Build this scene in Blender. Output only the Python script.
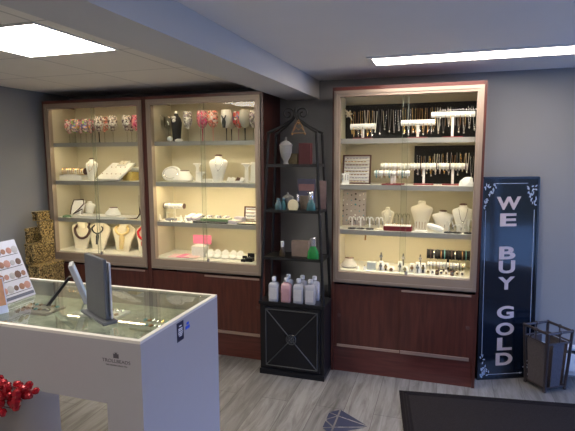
import bpy, bmesh, math, random
from mathutils import Vector, Matrix
random.seed(7)
PI=math.pi
S=bpy.context.scene
COL=S.collection
for o in list(bpy.data.objects): bpy.data.objects.remove(o,do_unlink=True)

# ------------------------------------------------------------------ camera
F,PITCH,ROLL,YAW,CH=486.97,math.radians(6.96),math.radians(-.243),math.radians(17.8),1.6417
def cam_axes():
    fwd=Vector((-math.sin(YAW)*math.cos(PITCH),math.cos(YAW)*math.cos(PITCH),-math.sin(PITCH)))
    right=Vector((math.cos(YAW),math.sin(YAW),0)); up=right.cross(fwd)
    c,s=math.cos(ROLL),math.sin(ROLL)
    return fwd,right*c+up*s,up*c-right*s
FW,RT,UP=cam_axes()
cd=bpy.data.cameras.new('camera'); cam=bpy.data.objects.new('camera',cd); COL.objects.link(cam)
cd.sensor_width=36; cd.lens=36*F/575; cd.clip_start=.05
cam.matrix_world=Matrix((( RT.x,UP.x,-FW.x,0),(RT.y,UP.y,-FW.y,0),(RT.z,UP.z,-FW.z,CH),(0,0,0,1)))
S.camera=cam
# ------------------------------------------------------------------ world: pale blue daylight sky
w=bpy.data.worlds.new('world'); S.world=w; w.use_nodes=True
bg=w.node_tree.nodes['Background']; bg.inputs[1].default_value=8.2
_n=w.node_tree.nodes; _l=w.node_tree.links
_tc=_n.new('ShaderNodeTexCoord'); _sx=_n.new('ShaderNodeSeparateXYZ'); _rp=_n.new('ShaderNodeValToRGB')
_rp.color_ramp.elements[0].position=.02; _rp.color_ramp.elements[0].color=(.03,.035,.04,1)     # ground below the horizon
_rp.color_ramp.elements[1].position=.12; _rp.color_ramp.elements[1].color=(.20,.39,1,1)        # clear sky
_l.new(_tc.outputs['Generated'],_sx.inputs[0]); _l.new(_sx.outputs['Z'],_rp.inputs[0]); _l.new(_rp.outputs[0],bg.inputs[0])
def area(name,loc,rot,sx,sy,power,col=(1,1,1),portal=False):
    l=bpy.data.lights.new(name,'AREA'); l.shape='RECTANGLE'; l.size=sx; l.size_y=sy; l.energy=power; l.color=col
    o=bpy.data.objects.new(name,l); COL.objects.link(o); o.location=loc; o.rotation_euler=rot
    if portal: l.cycles.is_portal=True
    return o
area('window_portal',(2.52,2.15,1.225),(0,math.radians(90),0),1.55,2.9,1,portal=True)
S.view_settings.view_transform='Standard'; S.view_settings.look='None'; S.view_settings.gamma=1
S.view_settings.use_curve_mapping=False; S.view_settings.exposure=0.0
CEIL_E, STRIP_E, LED_E = 10.0, 27.0, 28.0

# ------------------------------------------------------------------ layout maths (real positions on real planes)
def ray(px,py):
    return FW+RT*((px-287.5)/F)-UP*((py-215.5)/F)
def P(px,py,y):
    r=ray(px,py); t=y/r.y; return r.x*t, CH+r.z*t
def X(px,z,y):
    a,b=-6.,3.
    for _ in range(40):
        m=(a+b)/2; v=Vector((m,y,z-CH)); q=287.5+F*v.dot(RT)/v.dot(FW)
        if q<px: a=m
        else: b=m
    return m

# ------------------------------------------------------------------ materials
def principled(name):
    m=bpy.data.materials.new(name); m.use_nodes=True; return m,m.node_tree,m.node_tree.nodes['Principled BSDF']
MC={}
def mat(name,col,rough=.5,metal=0,var=.06,scale=30,coat=0,bump=0,spec=.5,sub=0):
    if name in MC: return MC[name]
    m,nt,b=principled(name); N=nt.nodes; L=nt.links
    tc=N.new('ShaderNodeTexCoord'); nz=N.new('ShaderNodeTexNoise'); nz.inputs['Scale'].default_value=scale; nz.inputs['Detail'].default_value=4
    L.new(tc.outputs['Object'],nz.inputs['Vector'])
    mx=N.new('ShaderNodeMix'); mx.data_type='RGBA'
    mx.inputs[6].default_value=(*[c*(1-var) for c in col],1); mx.inputs[7].default_value=(*[min(1,c*(1+var)) for c in col],1)
    L.new(nz.outputs['Fac'],mx.inputs[0]); L.new(mx.outputs[2],b.inputs['Base Color'])
    b.inputs['Roughness'].default_value=rough; b.inputs['Metallic'].default_value=metal
    b.inputs['Coat Weight'].default_value=coat; b.inputs['Specular IOR Level'].default_value=spec
    if bump:
        bp=N.new('ShaderNodeBump'); bp.inputs['Strength'].default_value=bump; bp.inputs['Distance'].default_value=.004
        L.new(nz.outputs['Fac'],bp.inputs['Height']); L.new(bp.outputs[0],b.inputs['Normal'])
    MC[name]=m; return m
def emit(name,col,s):
    m=bpy.data.materials.new(name); m.use_nodes=True; nt=m.node_tree; nt.nodes.clear()
    e=nt.nodes.new('ShaderNodeEmission'); e.inputs[0].default_value=(*col,1); e.inputs[1].default_value=s
    o=nt.nodes.new('ShaderNodeOutputMaterial'); nt.links.new(e.outputs[0],o.inputs[0]); return m
def glass(name,tint=(.93,.96,.94),amount=1.0,rough=0.0,base=0.0):
    m=bpy.data.materials.new(name); m.use_nodes=True; nt=m.node_tree; nt.nodes.clear(); N=nt.nodes; L=nt.links
    t=N.new('ShaderNodeBsdfTransparent'); t.inputs[0].default_value=(*tint,1)
    g=N.new('ShaderNodeBsdfGlossy'); g.inputs['Roughness'].default_value=rough
    fr=N.new('ShaderNodeFresnel'); fr.inputs[0].default_value=1.5
    ma=N.new('ShaderNodeMath'); ma.operation='MULTIPLY_ADD'; ma.inputs[1].default_value=amount; ma.inputs[2].default_value=base; ma.use_clamp=True
    mx=N.new('ShaderNodeMixShader'); o=N.new('ShaderNodeOutputMaterial')
    gm=N.new('ShaderNodeNewGeometry'); fs=N.new('ShaderNodeMath'); fs.operation='SUBTRACT'; fs.inputs[0].default_value=1; ff=N.new('ShaderNodeMath'); ff.operation='MULTIPLY'
    L.new(gm.outputs['Backfacing'],fs.inputs[1]); L.new(fs.outputs[0],ff.inputs[0]); L.new(ma.outputs[0],ff.inputs[1])
    L.new(fr.outputs[0],ma.inputs[0]); L.new(ff.outputs[0],mx.inputs[0]); L.new(t.outputs[0],mx.inputs[1]); L.new(g.outputs[0],mx.inputs[2]); L.new(mx.outputs[0],o.inputs[0])
    return m
def wood(name,c1,c2,rough=.35,axis='Z',scale=1.0):
    m,nt,b=principled(name); N=nt.nodes; L=nt.links
    tc=N.new('ShaderNodeTexCoord'); mp=N.new('ShaderNodeMapping')
    sc={'Z':(14,14,1.2),'X':(1.2,14,14),'Y':(14,1.2,14)}[axis]; mp.inputs['Scale'].default_value=[s*scale for s in sc]
    nz=N.new('ShaderNodeTexNoise'); nz.inputs['Scale'].default_value=3; nz.inputs['Detail'].default_value=6; nz.inputs['Distortion'].default_value=.6
    L.new(tc.outputs['Object'],mp.inputs[0]); L.new(mp.outputs[0],nz.inputs['Vector'])
    r=N.new('ShaderNodeValToRGB'); r.color_ramp.elements[0].position=.35; r.color_ramp.elements[1].position=.68
    r.color_ramp.elements[0].color=(*c1,1); r.color_ramp.elements[1].color=(*c2,1)
    L.new(nz.outputs['Fac'],r.inputs[0]); L.new(r.outputs[0],b.inputs['Base Color']); b.inputs['Roughness'].default_value=rough
    return m
def voro(name,cols,scale=60,rough=.2,clear=.45):
    m,nt,b=principled(name); N=nt.nodes; L=nt.links
    tc=N.new('ShaderNodeTexCoord'); v=N.new('ShaderNodeTexVoronoi'); v.inputs['Scale'].default_value=scale
    L.new(tc.outputs['Object'],v.inputs['Vector']); sx=N.new('ShaderNodeSeparateColor'); L.new(v.outputs['Color'],sx.inputs[0])
    r=N.new('ShaderNodeValToRGB'); r.color_ramp.interpolation='CONSTANT'; e=r.color_ramp.elements
    while len(e)<len(cols): e.new(.5)
    for i,c in enumerate(cols): e[i].position=i/len(cols); e[i].color=(*c,1)
    L.new(sx.outputs[0],r.inputs[0]); L.new(r.outputs[0],b.inputs['Base Color']); b.inputs['Roughness'].default_value=rough
    al=N.new('ShaderNodeMapRange'); al.inputs['From Min'].default_value=clear-.02; al.inputs['From Max'].default_value=clear+.02; al.inputs['To Min'].default_value=.22; al.inputs['To Max'].default_value=1
    L.new(sx.outputs[1],al.inputs['Value']); L.new(al.outputs[0],b.inputs['Alpha'])
    return m
def plank_floor():
    m,nt,b=principled('grey_laminate_planks'); N=nt.nodes; L=nt.links
    tc=N.new('ShaderNodeTexCoord'); mp=N.new('ShaderNodeMapping'); mp.inputs['Rotation'].default_value=(0,0,PI/2)
    L.new(tc.outputs['Object'],mp.inputs[0])
    br=N.new('ShaderNodeTexBrick'); br.inputs['Scale'].default_value=1; br.inputs['Brick Width'].default_value=1.25; br.inputs['Row Height'].default_value=.19
    br.inputs['Mortar Size'].default_value=.0018; br.offset=.37; br.inputs['Bias'].default_value=0
    br.inputs['Color1'].default_value=(.17,.163,.157,1); br.inputs['Color2'].default_value=(.265,.255,.245,1); br.inputs['Mortar'].default_value=(.09,.085,.08,1)
    L.new(mp.outputs[0],br.inputs['Vector'])
    m2=N.new('ShaderNodeMapping'); m2.inputs['Scale'].default_value=(9,1.1,1); L.new(tc.outputs['Object'],m2.inputs[0])
    nz=N.new('ShaderNodeTexNoise'); nz.inputs['Scale'].default_value=2.2; nz.inputs['Detail'].default_value=8; nz.inputs['Roughness'].default_value=.65; nz.inputs['Distortion'].default_value=.8
    L.new(m2.outputs[0],nz.inputs['Vector'])
    r=N.new('ShaderNodeValToRGB'); r.color_ramp.elements[0].position=.3; r.color_ramp.elements[0].color=(.42,.40,.385,1); r.color_ramp.elements[1].position=.62; r.color_ramp.elements[1].color=(1.1,1.1,1.1,1)
    L.new(nz.outputs['Fac'],r.inputs[0])
    mx=N.new('ShaderNodeMix'); mx.data_type='RGBA'; mx.blend_type='MULTIPLY'; mx.inputs[0].default_value=1
    L.new(br.outputs['Color'],mx.inputs[6]); L.new(r.outputs[0],mx.inputs[7]); L.new(mx.outputs[2],b.inputs['Base Color']); b.inputs['Roughness'].default_value=.42
    return m
def tile_ceiling():
    m,nt,b=principled('ceiling_tiles'); N=nt.nodes; L=nt.links
    tc=N.new('ShaderNodeTexCoord'); mp=N.new('ShaderNodeMapping'); mp.inputs['Location'].default_value=(1.70,-1.735,0); L.new(tc.outputs['Object'],mp.inputs[0])
    br=N.new('ShaderNodeTexBrick'); br.offset=0; br.inputs['Scale'].default_value=1; br.inputs['Brick Width'].default_value=.605; br.inputs['Row Height'].default_value=.585; br.inputs['Mortar Size'].default_value=.006
    br.inputs['Color1'].default_value=(.84,.79,.72,1); br.inputs['Color2'].default_value=(.86,.81,.74,1); br.inputs['Mortar'].default_value=(.58,.54,.49,1)
    L.new(mp.outputs[0],br.inputs['Vector']); nz=N.new('ShaderNodeTexNoise'); nz.inputs['Scale'].default_value=90; L.new(tc.outputs['Object'],nz.inputs['Vector'])
    L.new(br.outputs['Color'],b.inputs['Base Color']); b.inputs['Roughness'].default_value=.9
    bp=N.new('ShaderNodeBump'); bp.inputs['Strength'].default_value=.2; bp.inputs['Distance'].default_value=.003; L.new(nz.outputs['Fac'],bp.inputs['Height']); L.new(bp.outputs[0],b.inputs['Normal'])
    return m
def glitter(name,c1,c2,scale=140):
    m,nt,b=principled(name); N=nt.nodes; L=nt.links
    tc=N.new('ShaderNodeTexCoord'); v=N.new('ShaderNodeTexVoronoi'); v.inputs['Scale'].default_value=scale; L.new(tc.outputs['Object'],v.inputs['Vector'])
    s=N.new('ShaderNodeSeparateColor'); L.new(v.outputs['Color'],s.inputs[0]); r=N.new('ShaderNodeValToRGB')
    r.color_ramp.elements[0].position=.25; r.color_ramp.elements[1].position=.95; r.color_ramp.elements[0].color=(*c1,1); r.color_ramp.elements[1].color=(*c2,1)
    L.new(s.outputs[0],r.inputs[0]); L.new(r.outputs[0],b.inputs['Base Color']); b.inputs['Metallic'].default_value=.45; b.inputs['Roughness'].default_value=.3
    nm=N.new('ShaderNodeBump'); nm.inputs['Strength'].default_value=.9; nm.inputs['Distance'].default_value=.01; L.new(s.outputs[1],nm.inputs['Height']); L.new(nm.outputs[0],b.inputs['Normal'])
    return m
MAHOG=wood('mahogany_laminate',(.058,.016,.011),(.10,.027,.018),.35)
MAHOGX=wood('mahogany_laminate_lit_rail',(.085,.022,.017),(.13,.036,.027),.3,'X')  # lighter copy: strip light on the top board put into the colour
CREAM=mat('cream_lining',(.60,.55,.41),.6,var=.02)
ALU=mat('champagne_aluminium',(.35,.275,.215),.42,.35,var=.03)
SHALU=mat('grey_shelf_trim',(.40,.38,.35),.4,.3,var=.03)
STRIPM=mat('door_rail_metal',(.45,.33,.27),.3,.6)
PANE=glass('clear_glass_pane',(.96,.975,.96),.55)
SHELFG=mat('white_shelf',(.78,.76,.68),.35,var=.02)
EDGE=mat('green_glass_edge',(.26,.29,.23),.2)
WHITE=mat('white_leatherette',(.86,.84,.80),.5,var=.03)
IVORY=mat('ivory_linen',(.76,.70,.56),.7,var=.05,scale=120,bump=.1)
BLACKV=mat('black_velvet',(.012,.012,.013),.9)
BLACKG=mat('black_gloss',(.010,.010,.012),.35,spec=.3)
IRON=mat('black_iron',(.012,.012,.013),.45,.3)
BROWNC=mat('dark_brown_cap',(.10,.045,.035),.6)
GOLD=mat('gold',(.85,.62,.28),.25,.9)
SILVER=mat('silver',(.75,.75,.76),.22,.9)
BRONZE=mat('bronze',(.35,.20,.10),.35,.8)
REDL=mat('dark_red_leatherette',(.20,.015,.022),.5)
PINK=mat('pink_card',(.85,.22,.38),.6)
PALEP=mat('pale_pink_paper',(.85,.58,.58),.7)
GREENP=mat('green_pad',(.16,.27,.14),.7)
PURPLE=mat('lilac_grey',(.42,.40,.50),.5)
YEL=mat('yellow_gift_box',(.75,.58,.18),.6)
CLEAR=glass('clear_wine_glass',(.93,.94,.93),1.0,0,.10)
CREAMB=mat('cream_beads',(.80,.74,.60),.35)
REDB=mat('red_beads',(.62,.03,.04),.25)
DARKB=mat('dark_brown_beads',(.07,.035,.03),.35)
TEAL=mat('teal_stone',(.10,.32,.36),.3)

# ------------------------------------------------------------------ mesh builder
class B:
    def __init__(s): s.v=[]; s.f=[]
    def add(s,vs,fs):
        n=len(s.v); s.v+= [tuple(v) for v in vs]; s.f+=[tuple(i+n for i in f) for f in fs]; return s
    def box(s,x0,x1,y0,y1,z0,z1,M=None):
        vs=[Vector((x,y,z)) for z in(z0,z1) for y in(y0,y1) for x in(x0,x1)]
        if M: vs=[M@v for v in vs]
        return s.add(vs,[(0,2,3,1),(4,5,7,6),(0,1,5,4),(2,6,7,3),(0,4,6,2),(1,3,7,5)])
    def bev(s,x0,x1,y0,y1,z0,z1,b=.003,M=None):
        # box with chamfered edges
        vs=[];
        for sx,xa in((0,x0),(1,x1)):
            for sy,ya in((0,y0),(1,y1)):
                for sz,za in((0,z0),(1,z1)):
                    dx=b if sx==0 else -b; dy=b if sy==0 else -b; dz=b if sz==0 else -b
                    vs+=[Vector((xa,ya+dy,za+dz)),Vector((xa+dx,ya,za+dz)),Vector((xa+dx,ya+dy,za))]
        if M: vs=[M@v for v in vs]
        bm=bmesh.new(); bv=[bm.verts.new(v) for v in vs]; r=bmesh.ops.convex_hull(bm,input=bv); bmesh.ops.recalc_face_normals(bm,faces=bm.faces)
        bm.verts.index_update(); out=([v.co.copy() for v in bm.verts],[tuple(v.index for v in f.verts) for f in bm.faces]); bm.free()
        return s.add(*out)
    def lathe(s,prof,c=(0,0,0),n=16,sx=1,sy=1,M=None,cap=True):
        vs=[];k=len(prof)
        for r,z in prof:
            for i in range(n):
                a=2*PI*i/n; v=Vector((c[0]+r*math.cos(a)*sx,c[1]+r*math.sin(a)*sy,c[2]+z)); vs.append(M@v if M else v)
        fs=[(j*n+i,j*n+(i+1)%n,(j+1)*n+(i+1)%n,(j+1)*n+i) for j in range(k-1) for i in range(n)]
        if cap: fs+=[tuple(reversed(range(n))),tuple(range((k-1)*n,k*n))]
        return s.add(vs,fs)
    def sect(s,secs,n=20,M=None,p=2.0):
        # superelliptic sections (z,rx,ry,cx,cy)
        vs=[]
        for z,rx,ry,cx,cy in secs:
            for i in range(n):
                a=2*PI*i/n; ca,sa=math.cos(a),math.sin(a); e=2/p
                v=Vector((cx+rx*math.copysign(abs(ca)**e,ca),cy+ry*math.copysign(abs(sa)**e,sa),z)); vs.append(M@v if M else v)
        k=len(secs); fs=[(j*n+i,j*n+(i+1)%n,(j+1)*n+(i+1)%n,(j+1)*n+i) for j in range(k-1) for i in range(n)]
        fs+=[tuple(reversed(range(n))),tuple(range((k-1)*n,k*n))]
        return s.add(vs,fs)
    def tube(s,pts,r,n=6,closed=False):
        pts=[Vector(p) for p in pts]; k=len(pts); rr=r if isinstance(r,(list,tuple)) else [r]*k; vs=[]
        up=Vector((0,0,1))
        for i,p in enumerate(pts):
            a=pts[(i-1)%k] if closed or i>0 else p; b=pts[(i+1)%k] if closed or i<k-1 else p
            t=(b-a); t=t.normalized() if t.length>1e-9 else Vector((0,0,1))
            ref=Vector((.13,1,.07)).normalized()
            if abs(t.dot(ref))>.9: ref=Vector((1,.05,.2)).normalized()
            u=t.cross(ref).normalized(); w_=t.cross(u)
            for j in range(n):
                q=2*PI*j/n; vs.append(p+(u*math.cos(q)+w_*math.sin(q))*rr[i])
        m=k if closed else k-1
        fs=[(i*n+j,i*n+(j+1)%n,((i+1)%k)*n+(j+1)%n,((i+1)%k)*n+j) for i in range(m) for j in range(n)]
        if not closed: fs+=[tuple(reversed(range(n))),tuple(range((k-1)*n,k*n))]
        return s.add(vs,fs)
    def cyl(s,a,b,r,r2=None,n=12): return s.tube([a,b],[r,r if r2 is None else r2],n)
    def ball(s,c,r,n=8,sz=1):
        m=max(4,n//2+1); return s.lathe([(max(1e-5,r*math.sin(PI*i/m)),-r*sz*math.cos(PI*i/m)) for i in range(m+1)],c,n)
    def prism(s,poly,y0,y1,M=None):
        n=len(poly); vs=[Vector((x,y0,z)) for x,z in poly]+[Vector((x,y1,z)) for x,z in poly]
        if M: vs=[M@v for v in vs]
        return s.add(vs,[tuple(range(n)),tuple(reversed(range(n,2*n)))]+[(i+n,(i+1)%n+n,(i+1)%n,i) for i in range(n)])
def mesh(name,b,m,smooth=None):
    me=bpy.data.meshes.new(name); me.from_pydata([tuple(v) for v in b.v],[],b.f)
    bm=bmesh.new(); bm.from_mesh(me); bmesh.ops.recalc_face_normals(bm,faces=bm.faces); bm.to_mesh(me); bm.free()
    if smooth:
        for p in me.polygons: p.use_smooth=True
        me.set_sharp_from_angle(angle=math.radians(smooth))
    me.materials.append(m); return me
def part(name,b,m,parent=None,label=None,smooth=40):
    o=bpy.data.objects.new(name,mesh(name,b,m,smooth)); COL.objects.link(o)
    if parent: o.parent=parent
    if label: o['label']=label
    return o
def struct(name,b,m,parent=None):
    o=part(name,b,m,parent,smooth=None)
    if not parent: o['kind']='structure'
    return o
def tag(o,label,cat,group=None):
    o['label']=label; o['category']=cat
    if group: o['group']=group
    return o
def thing(name,label,cat,loc=(0,0,0),rz=0,group=None,rot=None):
    o=bpy.data.objects.new(name,None); COL.objects.link(o); o.empty_display_size=.02
    o.location=loc; o.rotation_euler=rot if rot else (0,0,rz); return tag(o,label,cat,group)
def solo(name,b,m,label,cat,loc=(0,0,0),rz=0,group=None,rot=None,smooth=40):
    o=part(name,b,m,None,smooth=smooth); o.location=loc; o.rotation_euler=rot if rot else (0,0,rz); return tag(o,label,cat,group)
def dup(o,loc,rz=None,label=None,group=None,scale=None):
    r=o.copy(); COL.objects.link(r); r.location=loc
    if rz is not None: r.rotation_euler=(0,0,rz)
    if scale: r.scale=scale
    if label: r['label']=label
    if group: r['group']=group
    for ch in list(o.children):
        c=ch.copy(); COL.objects.link(c); c.parent=r
        for g in list(ch.children):
            d=g.copy(); COL.objects.link(d); d.parent=c
    return r
def text(name,s,size,m,parent,loc,rot,sx=1,ext=.001,bold=0,label=None):
    c=bpy.data.curves.new(name,'FONT'); c.body=s; c.size=size; c.extrude=ext; c.align_x='CENTER'; c.align_y='CENTER'; c.offset=bold
    t=bpy.data.objects.new('tmp',c); COL.objects.link(t); bpy.context.view_layer.update()
    me=bpy.data.meshes.new_from_object(t.evaluated_get(bpy.context.evaluated_depsgraph_get())); bpy.data.objects.remove(t,do_unlink=True)
    for v in me.vertices: v.co.x*=sx
    me.materials.clear(); me.materials.append(m)
    o=bpy.data.objects.new(name,me); COL.objects.link(o); o.parent=parent; o.location=loc; o.rotation_euler=rot
    if label: o['label']=label
    return o

# ------------------------------------------------------------------ the room
XL,XR,YF,YB=-3.47,2.5,-1.6,3.93
HL,HR,HB=2.2185,2.245,2.10
WALLM=mat('grey_wall_paint',(.27,.27,.275),.8,var=.02,scale=4)
CEILM=mat('plaster_ceiling',(.84,.81,.80),.9,var=.02,scale=4)
BEAMM=mat('beam_paint',(.62,.60,.58),.85,var=.02,scale=4)
TRIMW=mat('white_trim_paint',(.78,.78,.78),.5)
struct('floor',B().box(XL,XR,YF,YB,-.06,0),plank_floor())
struct('wall_back',B().box(XL-.1,XR+.1,YB,YB+.1,0,2.5),WALLM)
struct('wall_left',B().box(XL-.1,XL,YF,YB,0,2.5),WALLM)
struct('wall_front',B().box(XL-.1,XR+.1,YF-.1,YF,0,2.5),WALLM)
WY0,WY1,WZ0,WZ1=.7,3.6,.45,2.0
struct('wall_right',B().box(XR,XR+.1,YF,WY0,0,2.5).box(XR,XR+.1,WY1,YB,0,2.5).box(XR,XR+.1,WY0,WY1,0,WZ0).box(XR,XR+.1,WY0,WY1,WZ1,2.5),WALLM)
fr=B()
for y in (WY0,WY0+(WY1-WY0)/2-.03,WY1-.06): fr.box(XR-.01,XR+.09,y,y+.06,WZ0,WZ1)
for z in (WZ0,WZ1-.06): fr.box(XR-.01,XR+.09,WY0,WY1,z,z+.06)
wf=struct('window_1',fr,TRIMW)
part('window_glass',B().box(XR+.04,XR+.046,WY0+.05,WY1-.05,WZ0+.05,WZ1-.05),PANE,wf)
# pavement outside the window
solo('pavement',B().box(XR+.15,XR+12,-8,12,-.1,-.05),mat('pavement',(.46,.41,.35),.9),'grey pavement outside the shop window','pavement')['kind']='structure'
byaw=math.radians(-.85)
bxr=lambda y:-1.0439+y*math.tan(-byaw)
def slab(bx0,bx1,z0,z1,y0=YF,y1=YB):
    vs=[(bx0(y0),y0,z0),(bx1(y0),y0,z0),(bx1(y1),y1,z0),(bx0(y1),y1,z0)]; vs+=[(a,b,z1) for a,b,_ in vs]
    return B().add(vs,[(3,2,1,0),(4,5,6,7),(0,1,5,4),(1,2,6,5),(2,3,7,6),(3,0,4,7)])
struct('ceiling',slab(lambda y:bxr(y)-.02,lambda y:XR,HR,HR+.1),CEILM)
struct('trim_1',slab(lambda y:bxr(y)-.2687,bxr,HB,HR+.05),BEAMM)   # dropped beam
struct('ceiling_left',slab(lambda y:XL,lambda y:bxr(y)-.25,HL,HL+.1),tile_ceiling())
# ceiling lights
PANELM=emit('panel_light',(1,.93,.82),CEIL_E*3); STRIPL=emit('strip_light',(1,.89,.81),STRIP_E)
def panel(x,y,label):
    t=thing('ceiling_light',label,'light',(x,y,HL))
    part('frame',B().box(-.30,.30,-.286,-.274,-.006,0).box(-.30,.30,.274,.286,-.006,0).box(-.30,-.288,-.274,.274,-.006,0).box(.288,.30,-.274,.274,-.006,0),TRIMW,t)
    part('diffuser',B().box(-.288,.288,-.274,.274,-.004,0),PANELM,t)
def strip(x,y,label):
    t=thing('ceiling_light',label,'light',(x,y,HR))
    part('frame',B().box(-.62,.62,-.145,-.115,-.010,0).box(-.62,.62,.115,.145,-.010,0).box(-.62,-.59,-.115,.115,-.010,0).box(.59,.62,-.115,.115,-.010,0),TRIMW,t)
    part('diffuser',B().box(-.59,.59,-.115,.115,-.006,0),STRIPL,t)
panel(-1.9976,2.0267,'square flat white ceiling panel light set in the tiled ceiling')
strip(.14,3.237,'long narrow white strip light set in the plaster ceiling')
panel(-1.9976,-.3,'added unseen square ceiling panel light behind the camera on the tiled side')  # unseen fixture, added to raise the ambient light
strip(.5,.2,'added unseen strip light in the plaster ceiling above the camera')  # second unseen fixture, added as fill from the camera side

# baseboard heater right of the sign
HM=mat('heater_enamel',(.72,.73,.76),.45)
t=thing('baseboard_heater','white baseboard heater low on the back wall behind the woven bin','heater',(1.6,YB,0))
part('cover',B().box(-.86,.86,-.062,-.052,.07,.20).box(-.86,.86,-.062,0,.235,.25).box(-.86,.86,-.015,0,.02,.235),HM,t)
part('end_cap',B().bev(-.875,-.855,-.07,0,.015,.255),HM,t); part('end_cap',B().bev(.855,.875,-.07,0,.015,.255),HM,t)
part('fins',B().box(-.85,.85,-.05,-.016,.08,.21),mat('dark_fins',(.03,.03,.035),.6),t)

# ------------------------------------------------------------------ display cabinets
CF=3.52
def cabinet(x0,x1,label,fx0,fx1,leds):
    c=thing('display_cabinet',label,'cabinet',((x0+x1)/2,CF,0)); h=(x1-x0)/2; D=YB-.004-CF
    a,b=fx0-(x0+x1)/2,fx1-(x0+x1)/2
    for s in(-1,1):
        xa,xb=(-h,-h+.02) if s<0 else (h-.02,h)
        part('side_panel',B().box(xa,xb,0.004,D,0,2.13),MAHOG,c)
        xa,xb=(-h+.02,-h+.026) if s<0 else (h-.026,h-.02)
        part('inner_lining',B().box(xa,xb,.035,D-.025,.76,2.09),CREAM,c)
    part('top_board',B().box(-h+.02,h-.02,0.004,D,2.104,2.13),MAHOGX,c)
    part('back_panel',B().box(-h+.02,h-.02,D-.025,D,.7,2.104),CREAM,c)
    part('display_floor',B().box(-h+.02,h-.02,.03,D-.025,.755,.79),SHELFG,c)
    part('kick_board',B().box(-h+.02,h-.02,.012,.03,0,.195),MAHOGX,c)
    # aluminium frame, stepped profile
    f=B(); w_=.042
    f.box(a,a+w_,-.004,.045,.70,2.104).box(b-w_,b,-.004,.045,.70,2.104).box(a+w_,b-w_,-.004,.045,2.062,2.104).box(a+w_,b-w_,-.004,.045,.70,.782)
    f.box(a+.012,a+.024,-.010,-.004,.712,2.092).box(b-.024,b-.012,-.010,-.004,.712,2.092).box(a+.024,b-.024,-.010,-.004,2.08,2.092).box(a+.024,b-.024,-.010,-.004,.712,.724)
    part('frame',f,ALU,c)
    m=.5*(a+b)
    for k,(xa,xb,y) in enumerate(((a+w_,m+.02,.014),(m-.02,b-w_,.026))):
        g=part('glass_door',B().box(xa,xb,y,y+.005,.782,2.062),PANE,c)
        e=xb if k==0 else xa
        part('glass_edge',B().box(e-.0008,e+.0008,y-.0005,y+.0055,.782,2.062),EDGE,g)
    part('door_lock',B().cyl((m+.03,.008,.80),(m+.03,.02,.80),.011,n=12).box(m+.02,m+.04,.005,.012,.785,.80),SILVER,c)
    for z in (1.765,1.43,1.095):
        s=part('shelf',B().box(-h+.026,h-.026,.05,D-.026,z-.018,z),SHELFG,c)
        part('shelf_trim',B().box(-h+.026,h-.026,.040,.05,z-.035,z),SHALU,s)
    # lower sliding doors
    q=part('cabinet_door',B().box(-h+.02,.0,.012,.024,.198,.68),MAHOG,c)
    part('door_rail',B().box(-h+.045,.0,.004,.013,.196,.214),STRIPM,q)
    q=part('cabinet_door',B().box(-.005,h-.02,0,.012,.198,.68),MAHOG,c)
    part('door_rail',B().box(0,h-.045,-.008,.001,.199,.222),STRIPM,q)
    part('door_rail',B().box(0,h-.045,-.008,.001,.664,.678),STRIPM,q)
    for x in (-h+.06,h-.06): part('finger_pull',B().lathe([(.014,0),(.014,.002),(.009,.002)],n=14,M=Matrix.Translation((x,.0105 if x<0 else -.001,.44))@Matrix.Rotation(PI/2,4,'X')),BROWNC,c)
    # led bars under each board
    for (z,e) in zip((2.104,1.73,1.395,1.06),leds):
        l=part('light_bar',B().box(-h+.08,h-.08,.056,.076,z-.010 if z>2 else z+.007,z if z>2 else z+.017),ALU,c)
        part('light_diffuser',B().box(-h+.085,h-.085,.058,.074,(z-.014 if z>2 else z+.002),(z-.010 if z>2 else z+.007)),emit('warm_led',(1,.80,.52),e*LED_E),l)
    return c
cabinet(-3.41,-2.37,'left glass display cabinet in dark red wood, beside the gold boxes',-3.388,-2.392,(.75,1.0,.8,.9))
cabinet(-2.369,-1.322,'middle glass display cabinet in dark red wood, left of the black etagere',-2.3465,-1.3472,(.7,1.0,3.0,1.1))
cabinet(-.785,.253,'right glass display cabinet in dark red wood, left of the tall sign',-.7718,.236,(.45,.7,.8,1.8))

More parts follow.
